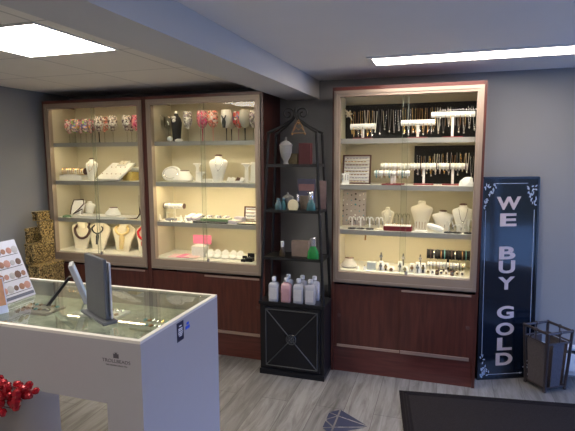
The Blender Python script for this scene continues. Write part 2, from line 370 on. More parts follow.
# ------------------------------------------------------------------ small-goods builders
Z1,Z2,Z3,Z4=1.765,1.43,1.095,.79
def wine_glass(label,loc,bowl,stem,h=.225,r=.042,group=None):
    t=thing('wine_glass',label,'glass',loc,0,group); k=h/.225
    part('bowl',B().lathe([(.006,.095*k),(r*.6,.11*k),(r*.95,.14*k),(r,.165*k),(r*.95,.195*k),(r*.82,h),(r*.78,h),(r*.9,.195*k),(r*.95,.165*k),(r*.88,.143*k),(.004,.105*k)],n=20),bowl,t)
    part('stem',B().lathe([(.005,.006),(.0038,.04*k),(.006,.097*k)],n=8),stem,t)
    part('foot',B().lathe([(.034,0),(.034,.002),(.010,.006),(.004,.009)],n=20),CLEAR if stem is CLEAR else stem,t)
    return t
def bust(label,loc,h,w,capm=WHITE,body=WHITE,rz=0,depth=.5,group=None,lean=.10):
    t=thing('necklace_bust',label,'display bust',loc,rz,group)
    k=h/.22; a=w/2; d=depth*a
    f=lambda z:lean*z
    S_=[(0,.42*a,.6*d,0,0),(.004,.48*a,.7*d,0,0),(.05*k,.62*a,.8*d,0,f(.05*k)),(.10*k,.80*a,.95*d,0,f(.1*k)),(.14*k,.96*a,d,0,f(.14*k)),(.160*k,a,.9*d,0,f(.16*k)),(.174*k,.90*a,.8*d,0,f(.174*k)),(.185*k,.58*a,.75*d,0,f(.185*k)),(.192*k,.38*a,.66*d,0,f(.19*k)),(.21*k,.32*a,.60*d,0,f(.21*k))]
    part('body',B().sect(S_,n=24),body,t)
    part('neck_cap',B().sect([(.21*k,.35*a,.68*d,0,f(.21*k)),(.217*k,.35*a,.68*d,0,f(.21*k)),(.222*k,.24*a,.5*d,0,f(.21*k))],n=20),capm,t)
    return t
def drape(label,loc,w,z0,z1,y0,y1,m,r=.002,pend=None,rz=0,group=None,cat='necklace',name='necklace',n=18):
    # U-shaped chain hanging from z1 down to z0; y0 at top, y1 at the bottom
    pts=[]
    for i in range(n+1):
        u=-1+2*i/n; pts.append((w/2*u, y1+(y0-y1)*abs(u)**1.5, z0+(z1-z0)*abs(u)**2.2))
    o=part(name,B().tube(pts,r,5),m); o.location=loc; o.rotation_euler=(0,0,rz); tag(o,label,cat,group)
    if pend: part('pendant',B().ball((0,y1-.002,z0-pend),pend,8,1.3),m if pend<.006 else SILVER,o)
    return o
def oval_form(label,loc,w,h,rz=0,cap=BROWNC,body=WHITE):
    t=thing('necklace_form',label,'display form',loc,rz)
    part('body',B().sect([(0,w*.42,w*.30,0,0),(h*.15,w*.5,w*.36,0,0),(h*.4,w*.46,w*.33,0,.004),(h*.75,w*.30,w*.2,0,.010),(h*.93,w*.27,w*.16,0,.014)],n=24),body,t)
    part('neck_cap',B().sect([(h*.93,w*.27,w*.16,0,.014),(h,w*.26,w*.15,0,.016)],n=24),cap,t)
    return t
def tray(label,loc,w,d,h,m,top,rz=0,tilt=0,cat='tray',name='jewellery_tray',n=0,bead=SILVER):
    t=thing(name,label,cat,loc,rz,rot=(tilt,0,rz))
    part('base',B().bev(-w/2,w/2,0,d,0,h,.002),m,t)
    part('pad',B().box(-w/2+.006,w/2-.006,.006,d-.006,h,h+.002),top,t)
    for i in range(n):
        part('earring',B().ball(((-.5+(i+.5)/n)*(w-.03),d*(.3+.4*(i%2)),h+.005),.0045,6),bead,t)
    return t
def tbar(label,loc,w,h,r=.012,roll=WHITE,stem=WHITE,base=REDL,end=None,group=None):
    t=thing('bracelet_stand',label,'display stand',loc,0,group)
    part('roll',B().cyl((-w/2,0,h),(w/2,0,h),r,n=16),roll,t)
    if end:
        part('end_cap',B().cyl((-w/2-.006,0,h),(-w/2,0,h),r*1.1,n=16),end,t); part('end_cap',B().cyl((w/2,0,h),(w/2+.006,0,h),r*1.1,n=16),end,t)
    part('stem',B().bev(-.009,.009,-.006,.006,.008,h-r*.9,.002),stem,t)
    part('base',B().bev(-.07,.07,-.035,.035,0,.008,.002),base,t)
    return t
def ringmesh(r,t_,n=14,ax='x',m=GOLD,sz=1.0):
    return mesh('bracelet',B().tube([(0,r*math.cos(2*PI*i/n),r*sz*math.sin(2*PI*i/n)) for i in range(n)],t_,5,closed=True),m,40)
def rings_on(loc,w,n,r,t_,mats,label,group,drop=.0,name='bracelet',cat='bracelet'):
    cache=[ringmesh(r,t_,m=m,sz=1+drop) for m in mats]
    for i in range(n):
        o=bpy.data.objects.new(name,cache[i%len(cache)]); COL.objects.link(o)
        o.location=(loc[0]-w/2+(i+.5)*w/n,loc[1],loc[2]-(r*drop)*.9); tag(o,label,cat,group)

# ------------------------------------------------------------------ left cabinet goods
yG=3.70
bowl1=voro('painted_bowl_pastel',[(.85,.30,.40),(.85,.75,.70),(.80,.35,.30),(.9,.6,.65)],70)
bowl2=voro('painted_bowl_rainbow',[(.75,.25,.35),(.25,.25,.60),(.30,.50,.18),(.9,.55,.2),(.85,.7,.7)],60)
bowl3=voro('painted_bowl_dark_dots',[(.8,.75,.68),(.8,.72,.66),(.12,.06,.08),(.75,.65,.6),(.85,.8,.74)],75)
bowl4=voro('painted_bowl_pink_flower',[(.85,.10,.25),(.9,.35,.35),(.85,.55,.55),(.8,.2,.35)],80)
bowl5=voro('painted_bowl_orange',[(.85,.25,.2),(.9,.5,.4),(.85,.7,.65)],75)
bowlw=mat('white_painted_bowl',(.85,.83,.80),.3); STEMB=mat('black_painted_stem',(.02,.02,.02),.3); STEMR=mat('red_painted_stem',(.55,.08,.12),.3)
bowlg=mat('grey_frosted_bowl',(.55,.53,.48),.3)
G='painted wine glasses on the top shelf of the left cabinet'
for px,dy,m,st,lab in ((69.5,.03,bowl1,CLEAR,'pastel pink painted wine glass, leftmost on the left cabinet top shelf'),
    (75,-.03,bowl2,CLEAR,'painted wine glass with blue, green and pink patches, second from the left cabinet end'),
    (80.5,.04,bowl1,CLEAR,'pastel painted wine glass just left of the orange patched ones'),
    (86,-.02,bowl2,CLEAR,'painted wine glass with orange and green patches, middle of the coloured cluster'),
    (91,.04,bowl1,CLEAR,'pastel painted wine glass, last of the coloured cluster before the door join'),
    (99,-.02,bowl3,STEMB,'dotted clear wine glass with thick black stem at the door join'),
    (104.5,.05,bowl5,CLEAR,'orange red painted wine glass right of the black stemmed one'),
    (113,-.01,bowl3,CLEAR,'clear wine glass dotted black, standing alone in the right half'),
    (127,-.01,bowl3,CLEAR,'clear wine glass with dark marks, right of the lone dotted one'),
    (131.5,.05,bowl3,CLEAR,'dotted wine glass partly behind its neighbour near the right end'),
    (136.5,-.0,bowl4,CLEAR,'crimson painted wine glass at the right end of the left cabinet')):
    wine_glass(lab,(X(px,Z1+.1,yG+dy),yG+dy,Z1),m,st,h=.215 if m in(bowl1,bowl2) else .235,group=G)
# shelf 2
solo('display_box',B().bev(-.13,.13,-.05,.05,0,.045,.003),WHITE,'long white box under the bracelet roll in the left cabinet','box',(X(74,Z2,3.70),3.70,Z2))
t=tbar('cream bracelet roll raised on a white box, left cabinet second shelf',(X(72.5,Z2,3.70),3.70,Z2+.045),.30,.035,.028,IVORY,IVORY,WHITE,BROWNC)
rings_on((X(72.5,Z2,3.70),3.70,Z2+.08),.28,13,.030,.0035,[GOLD,SILVER,GOLD,BRONZE],'thin gold or silver bangle on the cream roll in the left cabinet','bangles on the cream roll')
bust('white bust with dark brown neck cap beside the bangle roll',(X(91.5,Z2,3.64),3.64,Z2),.20,.125,BROWNC)
drape('fine gold chain on the white bust beside the bangle roll',(X(91.5,Z2,3.62),3.60,Z2),.07,.09,.17,.025,.0,GOLD,.0015,.004)
# large slanted tray
px0=X(110,Z2,3.62)
t=tray('large slanted white earring board, left cabinet second shelf',(px0,3.585,Z2+.004),.30,.24,.016,WHITE,WHITE,0,math.radians(36),name='earring_board',n=9,bead=BRONZE)
part('support',B().prism([(-.13,0),(.13,0),(.13,.004),(-.13,.004)],0,.20),WHITE,t)
# shear gives the parallelogram look: board turned a little
t.rotation_euler=(math.radians(36),0,math.radians(-14))
t=tray('small white ring tray lying on the slanted earring board',(px0+.05,3.715,Z2+.128),.11,.075,.012,WHITE,IVORY,math.radians(-14),math.radians(30),n=3,bead=GOLD)
solo('gift_box',B().bev(-.05,.05,-.05,.05,0,.075,.003),YEL,'yellow gift box behind the slanted earring board','box',(X(131,Z2,3.74),3.74,Z2))
solo('cushion_roll',B().cyl((-.045,0,.022),(.045,0,.022),.022,n=14),WHITE,'short white cushion roll at the right end beside the yellow box','roll',(X(137,Z2,3.78),3.78,Z2+.075))
# shelf 3
wt=solo('display_tray',B().bev(-.285,.285,0,.16,0,.022,.003),WHITE,'long flat white tray on the left cabinet third shelf','tray',(X(100,Z3,3.60),3.575,Z3))
M_=Matrix.Rotation(math.radians(-22),4,'X')
t=thing('bead_pad','upright white pad strung with a dark bead strand','display pad',(X(79.5,Z3,3.70),3.66,Z3+.022),.1)
part('pad',B().bev(-.062,.062,0,.012,0,.135,.003,M_),WHITE,t)
part('bead_strand',B().tube([M_@Vector(q) for q in ((-.058,-.004,.0),(-.062,-.004,.07),(-.05,-.004,.135),(.05,-.004,.14),(.062,-.004,.10),(.02,-.004,.05),(-.03,-.004,.0),(.055,-.004,.05),(.06,-.004,.0))],.005,6),DARKB,t)
bust('small white neck form behind the bead pad, left cabinet third shelf',(X(89.5,Z3,3.78),3.78,Z3),.13,.13,WHITE)
oval_form('low oval neck form with brown top on the long white tray',(X(113,Z3,3.66),3.66,Z3+.022),.15,.075)
solo('green_pouch',B().sect([(0,.045,.03,0,0),(.012,.042,.028,0,0),(.02,.02,.012,0,0)],n=14),GREENP,'flat dark green pouch at the left end of the third shelf','pouch',(X(67,Z3,3.60),3.60,Z3))
solo('cord_necklace',B().tube([(0,0,.21),(.0,-.005,.12),(.012,-.01,.05),(-.02,-.02,.008),(-.07,-.03,.004),(-.10,-.01,.004)],[.002,.002,.009,.005,.004,.003],6),DARKB,'dark cord necklace hanging at the right end of the third shelf','necklace',(X(140,Z3,3.66),3.66,Z3))
solo('display_card',B().bev(-.07,.07,0,.06,0,.006,.001),IVORY,'cream card lying at the right end of the third shelf','card',(X(131,Z3,3.59),3.572,Z3))
# bottom: four tall necklace easels
def easel_bust(label,px,w=.24,h=.285,y=3.68):
    t=thing('necklace_easel',label,'display bust',(X(px,Z4+.1,y),y,Z4))
    M_=Matrix.Rotation(math.radians(-10),4,'X')
    a=w/2
    poly=[(-.5*a,0),(.5*a,0),(.72*a,.35*h),(1.0*a,.66*h),(.9*a,.76*h),(.5*a,.84*h),(.45*a,.93*h),(.3*a,h),(-.3*a,h),(-.45*a,.93*h),(-.5*a,.84*h),(-.9*a,.76*h),(-1.0*a,.66*h),(-.72*a,.35*h)]
    part('board',B().prism(poly,0,.018,M_),IVORY,t)
    part('neck_pad',B().sect([(0,.40*a,.016,0,0),(.10,.36*a,.02,0,0),(.13,.3*a,.015,0,0)],n=18,M=Matrix.Translation((0,.028,h*.66))@Matrix.Rotation(math.radians(-10),4,'X')),IVORY,t)
    part('strut',B().box(-.012,.012,.015,.10,0,.006),IVORY,t)
    return t
easel_bust('tall cream necklace easel, leftmost on the bottom shelf',80)
easel_bust('tall cream necklace easel with dark knotted necklace, second from left',97.5)
easel_bust('tall cream necklace easel with gold bead necklace, third from left',122)
easel_bust('tall cream necklace easel with red necklace at the right end',143,w=.18)
def loopneck(label,px,m,r,w=.15,z1=.26,z0=.14,y=3.68,tail=0):
    x=X(px,Z4+.1,y); pts=[]
    for i in range(25):
        a=-PI/2+2*PI*i/24; z=(z0+z1)/2+(z1-z0)/2*math.sin(a); pts.append((w/2*math.cos(a)*(1 if math.sin(a)<.2 else .8),-.014+z*.17-(.0 if math.sin(a)<.4 else -.02),z))
    o=part('necklace',B().tube(pts[:-1],r,7,closed=True),m); o.location=(x,y,Z4); tag(o,label,'necklace')
    if tail:
        part('pendant_strand',B().tube([(0.004,-.012+z*.17,z) for z in (z0,z0-.03,z0-.06,z0-tail)],[r*1.4,r*2.4,r*2,r*1.6],8),m,o)
    return o
loopneck('thick dark brown and red bead necklace on the leftmost easel',81.5,DARKB,.012,.17,.27,.10)
loopneck('dark knotted necklace with hanging ends on the second easel',96.5,mat('black_cord_beads',(.03,.03,.035),.4),.006,.12,.25,.15,tail=.10)
loopneck('chunky gold and pearl necklace with long tassel on the third easel',121,mat('pearl_gold_beads',(.80,.62,.30),.35,.2),.011,.14,.26,.15,tail=.13)
loopneck('bright red bead necklace on the easel at the cabinet right end',143.5,REDB,.011,.13,.25,.12,tail=.06)

# ------------------------------------------------------------------ middle cabinet goods
G='wine glasses on the top shelf of the middle cabinet'
for px,dy,m,st,lab,h in ((161,.06,CLEAR,CLEAR,'clear wine glass, leftmost in the middle cabinet',.23),
    (168.5,.08,CLEAR,CLEAR,'clear wine glass beside the black dressed bottle',.22),
    (188,.0,voro('painted_bowl_white_flower',[(.85,.83,.8),(.6,.58,.55),(.85,.83,.8),(.35,.3,.35),(.5,.55,.5)],70),CLEAR,'white flowered wine glass right of the black dressed bottle',.25),
    (202.5,-.02,bowl4,STEMR,'hot pink flowered wine glass with red stem at the door join',.25),
    (213,.0,bowl5,mat('peach_stem',(.75,.40,.32),.3),'coral orange painted wine glass right of the hot pink one',.25),
    (226.5,-.01,bowlw,STEMB,'white painted wine glass with black stag figure',.25),
    (231.5,.08,bowlg,STEMB,'grey wine glass partly behind the stag one',.24),
    (238.5,.03,voro('painted_bowl_purple_red',[(.25,.2,.4),(.7,.12,.12),(.8,.75,.7),(.7,.2,.15)],60),mat('mauve_stem',(.5,.3,.3),.3),'purple and red painted wine glass next to the grey one',.24),
    (245,-.01,bowlg,STEMB,'large grey frosted wine glass with black stem near the right end',.245),
    (253.5,.02,voro('painted_bowl_lilac',[(.5,.42,.5),(.8,.75,.7),(.65,.55,.6)],60),CLEAR,'lilac painted wine glass at the right end of the middle cabinet',.24)):
    g=wine_glass(lab,(X(px,Z1+.1,yG+dy),yG+dy,Z1),m,st,h=h,r=.047 if px>200 else .040,group=G)
    if px==226.5:
        f=B()
        f.prism([(-.012,.105),(.010,.105),(.016,.15),(.010,.175),(.022,.205),(.014,.207),(.003,.185),(-.006,.185),(-.016,.207),(-.024,.203),(-.012,.175),(-.018,.15)],-.049,-.044)
        part('stag_figure',f,STEMB,g)
x=X(177,Z1,3.69)
t=thing('dressed_bottle','tall bottle dressed in a black suit with white ruffle','bottle',(x,3.69,Z1))
part('suit',B().lathe([(.030,0),(.034,.02),(.040,.10),(.046,.16),(.040,.19),(.022,.215),(.014,.235)],n=20),mat('black_cloth',(.02,.02,.022),.8),t)
part('ruffle',B().ball((0,-.035,.175),.018,10).ball((.004,-.038,.20),.014,8).ball((-.024,-.025,.20),.012,8),WHITE,t)
part('stopper',B().lathe([(.014,.235),(.016,.245),(.010,.255)],n=12),WHITE,t)
solo('white_puff',B().ball((0,0,.022),.022,12),WHITE,'small white puff left of the black dressed bottle','ornament',(X(170,Z1,3.60),3.60,Z1))
solo('white_dish',B().sect([(0,.03,.018,0,0),(.012,.038,.024,0,0),(.022,.02,.012,0,0)],n=16),WHITE,'oval white dish at the foot of the black dressed bottle','dish',(X(179,Z1,3.60),3.60,Z1))
# shelf 2
t=thing('necklace_pad','round white shell pad tilted back, middle cabinet second shelf','display pad',(X(171.5,Z2+.07,3.66),3.66,Z2),0)
M_=Matrix.Translation((0,0,.068))@Matrix.Rotation(math.radians(68),4,'X')
part('pad',B().sect([(-.010,.086,.064,0,0),(0,.092,.068,0,0),(.010,.084,.060,0,0),(.014,.05,.04,0,0)],n=26,M=M_),WHITE,t)
part('rim_bead',B().tube([M_@Vector((.070*math.cos(a),.048*math.sin(a),.012)) for a in [2*PI*i/24 for i in range(24)]],.003,5,closed=True),SILVER,t)
oval_form('wide low white neck form with brown top, middle cabinet',(X(183,Z2,3.68),3.68,Z2),.20,.095)
def tstand(label,px,y,z0,w,h,m=WHITE,group=None):
    t=thing('earring_stand',label,'display stand',(X(px,z0+h,y),y,z0),0,group)
    part('top',B().bev(-w/2,w/2,-.02,.02,h-.012,h,.002).prism([(-w*.38,h-.012),(w*.38,h-.012),(.012,h-.035),(-.012,h-.035)],-.008,.008),m,t)
    part('stem',B().prism([(-.018,.006),(.018,.006),(.011,h-.035),(-.011,h-.035)],-.008,.008),m,t)
    part('base',B().bev(-.026,.026,-.022,.022,0,.006,.001),m,t)
    return t
tstand('taller white ring stand behind the low block stand',197.5,3.72,Z2,.065,.155)
tstand('lower white ring stand in front of the taller one',200.5,3.64,Z2,.075,.085)
solo('display_box',B().bev(-.05,.05,-.035,.035,0,.026,.002),WHITE,'white box between ring stands and bust, middle cabinet','box',(X(209,Z2,3.66),3.66,Z2))
bust('large white bust with brown cap, middle cabinet second shelf',(X(218,Z2,3.65),3.65,Z2),.225,.165,BROWNC)
drape('fine silver chain on the large white bust',(X(219,Z2,3.62),3.61,Z2),.075,.10,.19,.02,-.005,SILVER,.0015,.005)
for i,px in enumerate((228,232,237,241)):
    t=thing('ring_box','tiny open ring box '+['white, nearest the bust','white, between bust and dark one','dark lined, tilted open','white, nearest the tall stand'][i],'ring box',(X(px,Z2,3.61),3.61,Z2),.2)
    part('base',B().bev(-.016,.016,-.015,.015,0,.016,.002),WHITE,t)
    part('lid',B().bev(-.016,.016,0,.008,0,.034,.002,Matrix.Translation((0,.013,.014))@Matrix.Rotation(math.radians(-30),4,'X')@Matrix.Rotation(.3,4,'Y')),BROWNC if i==2 else WHITE,t)
tstand('white flared earring stand left of the tall boards',246.5,3.66,Z2,.075,.155)
for i,px in enumerate((251.5,254.5)):
    solo('earring_card',B().bev(-.012,.012,0,.008,0,.165,.001,Matrix.Rotation(math.radians(-6),4,'X')),WHITE,['narrow upright white board beside the flared stand','narrow upright white board at the cabinet end'][i],'card',(X(px,Z2+.1,3.66),3.66-.01*i,Z2))
# shelf 3
t=tbar('white bracelet roll with dark ends, middle cabinet third shelf',(X(174.5,Z3+.1,3.70),3.70,Z3),.185,.122,.022,WHITE,IVORY,IVORY,BROWNC)
rings_on((X(174.5,Z3+.1,3.70),3.70,Z3+.122),.17,9,.0235,.0022,[SILVER,PURPLE],'thin silver or grey band on the dark-ended white roll','bands on the dark-ended roll')
t=thing('watch_stand','small grey and cream stand below the dark-ended roll','display stand',(X(170,Z3,3.62),3.615,Z3))
part('base',B().bev(-.045,.045,0,.05,0,.022,.002),mat('grey_base',(.18,.18,.19),.5),t); part('frame',B().box(-.045,-.037,.02,.03,.022,.07).box(.037,.045,.02,.03,.022,.07).box(-.045,.045,.02,.03,.066,.074),IVORY,t)
for i,(px,lab) in enumerate(((160,'white ring cone at the far left of the third shelf'),(181,'white ring cone right of the grey stand'),(186,'white ring cone beside the watch boxes'))):
    solo('ring_cone',B().lathe([(.016,0),(.014,.01),(.007,.04),(.004,.05)],n=12),WHITE,lab,'ring cone',(X(px,Z3,3.66),3.66,Z3))
for i,px in enumerate((159,165,171,177,183,189)):
    solo('loose_ring_tag',B().bev(-.018,.018,-.012,.012,0,.006,.001).ball((0,0,.008),.005,6),[SILVER,WHITE][i%2],'small silver or white price tag lying along the shelf front edge','tag',(X(px,Z3,3.575),3.585,Z3),.3*(i%3-1),group='price tags on the third shelf edge')
for i,(px,dy,dz) in enumerate(((187.5,0,0),(194.5,.0,0))):
    t=thing('watch_box',['white watch box at the left of the tilted pair','lilac grey watch box at the right of the tilted pair'][i],'box',(X(px,Z3,3.66),3.655,Z3),math.radians(-8))
    t.rotation_euler=(math.radians(16),0,math.radians(-20))
    part('base',B().bev(-.034,.034,0,.10,0,.028,.003),PURPLE,t); part('cushion',B().bev(-.027,.027,.01,.09,.028,.037,.003),WHITE,t)
solo('dark_tray',B().bev(-.155,.155,0,.11,0,.014,.002),mat('charcoal_tray',(.05,.05,.055),.5),'charcoal tray under the green watch case','tray',(X(209.5,Z3,3.58),3.575,Z3))
t=thing('watch_case','long green watch case with silver watches','case',(X(215,Z3,3.62),3.60,Z3+.014))
part('base',B().bev(-.125,.125,0,.09,0,.022,.003),GREENP,t)
part('pad',B().bev(-.118,.118,.008,.085,.022,.028,.002),IVORY,t)
for i in range(9): part('watch',B().cyl((-.105+i*.026,.02,.034),(-.105+i*.026,.075,.034),.010,n=10),[SILVER,WHITE,PURPLE][i%3],t)
t=thing('jewellery_box','stepped lilac grey jewellery box right of the green case','box',(X(232.5,Z3,3.60),3.585,Z3),math.radians(-22))
part('base',B().bev(-.048,.048,0,.07,0,.028,.003),PURPLE,t); part('pad',B().box(-.04,.04,.008,.062,.028,.031),IVORY,t)
part('step',B().bev(-.045,.045,.07,.12,0,.052,.003),PURPLE,t)
def earframe(label,loc,w,h,rows,fm,rz=0,tilt=-10,cols=6,back=WHITE):
    t=thing('earring_display',label,'earring display',loc,rz); M_=Matrix.Rotation(math.radians(tilt),4,'X')
    part('frame',B().box(-w/2,w/2,0,.016,0,.012,M_).box(-w/2,w/2,0,.016,h-.012,h,M_).box(-w/2,-w/2+.012,0,.016,.012,h-.012,M_).box(w/2-.012,w/2,0,.016,.012,h-.012,M_),fm,t)
    part('board',B().box(-w/2+.012,w/2-.012,.006,.012,.012,h-.012,M_),back,t)
    for r in range(rows):
        z=.012+(r+.7)*(h-.024)/rows
        part('rail',B().box(-w/2+.014,w/2-.014,.001,.006,z-.003,z+.001,M_),PURPLE,t)
        b=B()
        for c in range(cols):
            xx=-w/2+.024+(w-.048)*(c+.5*(r%2))/cols; b.box(xx-.008,xx+.010,-.001,.004,z-.010,z-.005,M_)
        o=part('earring_row',b,[GOLD,SILVER,BRONZE][r%3],t)
    return t
earframe('framed earring display with red brown border at the cabinet end',(X(250.5,Z3,3.72),3.72,Z3),.125,.135,4,BROWNC,cols=4)
tray('flat dark-edged tray of small charms at the right end',(X(246.5,Z3,3.58),3.577,Z3),.17,.11,.010,BLACKG,IVORY,0,0,n=8,bead=SILVER)
# bottom
for i,(px,r) in enumerate(((174,.1),(182,-.05),(190,.06))):
    solo('paper_sheet',B().box(-.06,.06,0,.14,0,.004),PALEP if i%2==0 else PINK,['pale pink paper sheet at the left end of the bottom shelf','brighter pink paper sheet between two pale ones','pale pink paper sheet nearest the textured cube'][i],'paper',(X(px,Z4,3.57),3.575,Z4+.0045*i),r)
solo('textured_box',B().bev(-.06,.06,-.05,.05,0,.095,.004),mat('textured_white_card',(.72,.70,.66),.9,var=.25,scale=110,bump=.4),'white textured cube box in front of the pink sign','box',(X(200.5,Z4,3.69),3.69,Z4))
t=thing('pink_sign','pink card sign standing behind the textured cube','sign',(X(202.5,Z4,3.76),3.76,Z4))
part('card',B().box(-.088,.088,0,.004,.095,.172),PINK,t); part('stand',B().box(-.05,.05,.004,.05,0,.004).box(-.05,.05,.004,.008,.004,.16),WHITE,t)
shell=B()
shell.sect([(0,.022,.018,0,0),(.01,.034,.026,0,0),(.026,.042,.022,0,.004),(.030,.034,.014,0,.008)],n=16)
for k in range(5):
    a=-.9+.45*k; shell.cyl((math.sin(a)*.012,.006,.02),(math.sin(a)*.036,.02,.028+.045*math.cos(a)),.011,.006,8)
shell_o=None
for i,px in enumerate((210,217,225,233,240)):
    lab='white fluted ring holder shaped like a shell, '+['next to the textured cube','second from the cube','third from the cube, middle of the row','fourth from the cube','beside the black boxes'][i]
    l=(X(px,Z4,3.66),3.66,Z4)
    if i==0:
        shell_o=solo('ring_holder',shell,WHITE,lab,'ring holder',l,group='fluted ring holders'); 
    else: dup(shell_o,l,label=lab)
for i,(px,s,y) in enumerate(((244,.021,3.60),(250,.030,3.62))):
    t=thing('ring_box',['small open black ring box, the lower of two','larger open black ring box at the shelf end'][i],'ring box',(X(px,Z4,y),y,Z4),0)
    part('base',B().bev(-s,s,-s,s,0,s*1.0,.003),BLACKG,t); part('lid',B().bev(-s,s,s*.7,s,s,s*2.1,.003),BLACKG,t); part('ring',B().ball((0,-.004,s+.004),.005,8),SILVER,t)

# ------------------------------------------------------------------ right cabinet goods
yR=3.66
def chain_board(label,x0,x1,z0,h,y=3.865):
    return solo('necklace_board',B().box(x0,x1,y,y+.012,z0,z0+h),BLACKV,label,'display board')
xa,xb=X(343,Z1,3.86),X(476,Z1,3.86); xb=min(xb,.225)
chain_board('long black velvet necklace board at the back of the top shelf',max(xa,-.755),xb,Z1,.27)
chm=[GOLD,SILVER,mat('pearl_string',(.80,.76,.68),.3),BRONZE,SILVER,mat('dark_chain',(.18,.17,.17),.35,.7),GOLD]
def hang(i,x,ztop,zbot,w,m,pend,label,group,y=3.856):
    drape(label,(x,y,0),w,zbot,ztop,0,-.002,m,random.uniform(.0022,.0036),pend,group=group,n=12)
n=26
for i in range(n):
    x=-.70+i*(.90/(n-1)); zt=Z1+random.uniform(.215,.235); zb=Z1+random.uniform(.045,.11); m=chm[(i*3+i//4)%7]
    hang(i,x,zt,zb,random.uniform(.016,.030),m,random.choice((.005,.007,.009)),'thin chain or bead necklace hanging on the long black board of the top shelf','necklaces on the long black board')
# flower spray
t=thing('ribbon_flower','cream ribbon flower tied at the top left of the black board','flower',(X(348,Z1+.2,3.80),3.82,Z1+.2))
b=B()
for k in range(6):
    a=k*PI/3; b.sect([(-.003,.016,.007,.016,0),(.003,.016,.007,.016,0)],n=10,M=Matrix.Rotation(PI/2,4,'X')@Matrix.Rotation(a,4,'Z'))
part('petals',b,CREAMB,t); part('ribbon',B().tube([(0,0,0),(-.025,-.004,.03),(-.05,-.002,.06)],[.008,.006,.003],6).tube([(0,0,0),(.02,-.004,-.03),(.03,-.002,-.05)],[.007,.005,.003],6),CREAMB,t)
part('hanger',B().tube([(0,.006,-.02),(0,.035,-.02)],.003,6),CREAMB,t)
for px,w,h,lab in ((363,.185,.092,'white T-bar roll at the left of the right cabinet top shelf'),(418,.235,.110,'white T-bar roll in the middle of the right cabinet top shelf'),(453,.29,.162,'tallest white T-bar roll at the right end of the top shelf')):
    xx=X(px,Z1+h,yR); tbar(lab,(min(xx,.075),yR,Z1),w,h,.0205)
    g='chains over the '+('left' if px<400 else 'middle' if px<440 else 'right')+' roll of the top shelf'
    rings_on((min(xx,.075),yR,Z1+h-.012),w*.9,5 if px<400 else 8,.024,.002,[GOLD,SILVER,BRONZE],'fine chain looped over the '+('left' if px<400 else 'middle' if px<440 else 'right')+' T-bar roll of the top shelf',g,drop=.9,name='chain_bracelet')
# shelf 2
earframe('dark brown framed board of many chains at the left of the second shelf',(X(357,Z2+.1,3.70),3.66,Z2),.215,.222,8,BROWNC,cols=7)
t=thing('earring_card','small white pierced earring card in front of the framed board','earring display',(X(345.5,Z2,3.60),3.595,Z2),.15)
part('card',B().box(-.028,.028,0,.003,.0,.082,Matrix.Rotation(-.15,4,'X')),WHITE,t); part('hooks',B().tube([(-.02,-.004,.07),(-.02,-.008,.03)],.003,5).tube([(0,-.004,.075),(0,-.008,.03)],.003,5).tube([(.018,-.004,.07),(.018,-.008,.03)],.003,5),SILVER,t)
x0,x1=X(414,Z2+.1,3.86),.222
chain_board('shorter black velvet necklace board at the right of the second shelf',x0,x1,Z2,.285)
for i in range(13):
    x=x0+.03+i*(x1-x0-.06)/12
    hang(i,x,Z2+random.uniform(.205,.235),Z2+random.uniform(.06,.11),random.uniform(.018,.034),chm[(i*2+1)%7],random.choice((.005,.008)),'necklace hanging on the shorter black board of the second shelf','necklaces on the shorter black board')
ROLLB=mat('red_roll_base',(.26,.03,.04),.5)
tbar('low front bracelet roll on red base left of the pair',(X(392,Z2+.1,3.60),3.60,Z2),.25,.085,.019,WHITE,WHITE,ROLLB)
rings_on((X(392,Z2+.1,3.60),3.60,Z2+.085),.24,13,.0215,.0030,[TEAL,SILVER,WHITE,BRONZE,IVORY],'bead bracelet with charms on the low front roll','bracelets on the low front roll',drop=.35,name='bead_bracelet')
for px,lab,w in ((395,'white bracelet roll high at the left, behind the low one',.25),(424,'white bracelet roll in the middle of the second shelf',.22),(453,'white bracelet roll with dark end at the right of the second shelf',.22)):
    xx=X(px,Z2+.14,3.67); w=X(px+14,Z2+.14,3.67)-X(px-14.5,Z2+.14,3.67)
    tbar(lab,(xx,3.67,Z2),w,.135,.021,WHITE,WHITE,ROLLB)
    rings_on((xx,3.67,Z2+.133),w,9,.0235,.0042,[IVORY,WHITE,CREAMB,DARKB if px>400 else IVORY,WHITE],'chunky cream or white bangle on the '+('left' if px<400 else 'middle' if px<440 else 'right')+' high roll of the second shelf','bangles on the '+('left' if px<400 else 'middle' if px<440 else 'right')+' high roll',name='bangle',drop=.05)
cl=B(); cl.sect([(0,.052,.035,0,0),(.012,.05,.034,0,0),(.035,.042,.026,-.005,0),(.055,.030,.016,.004,.004),(.062,.012,.008,.006,.006)],n=14,p=3)
for v in range(len(cl.v)): cl.v[v]=(cl.v[v][0]+.004*math.sin(v*1.7),cl.v[v][1]+.004*math.cos(v*2.3),cl.v[v][2])
solo('folded_cloth',cl,WHITE,'crumpled white cloth at the right end of the second shelf','cloth',(X(467,Z2,3.60),3.605,Z2),smooth=25)
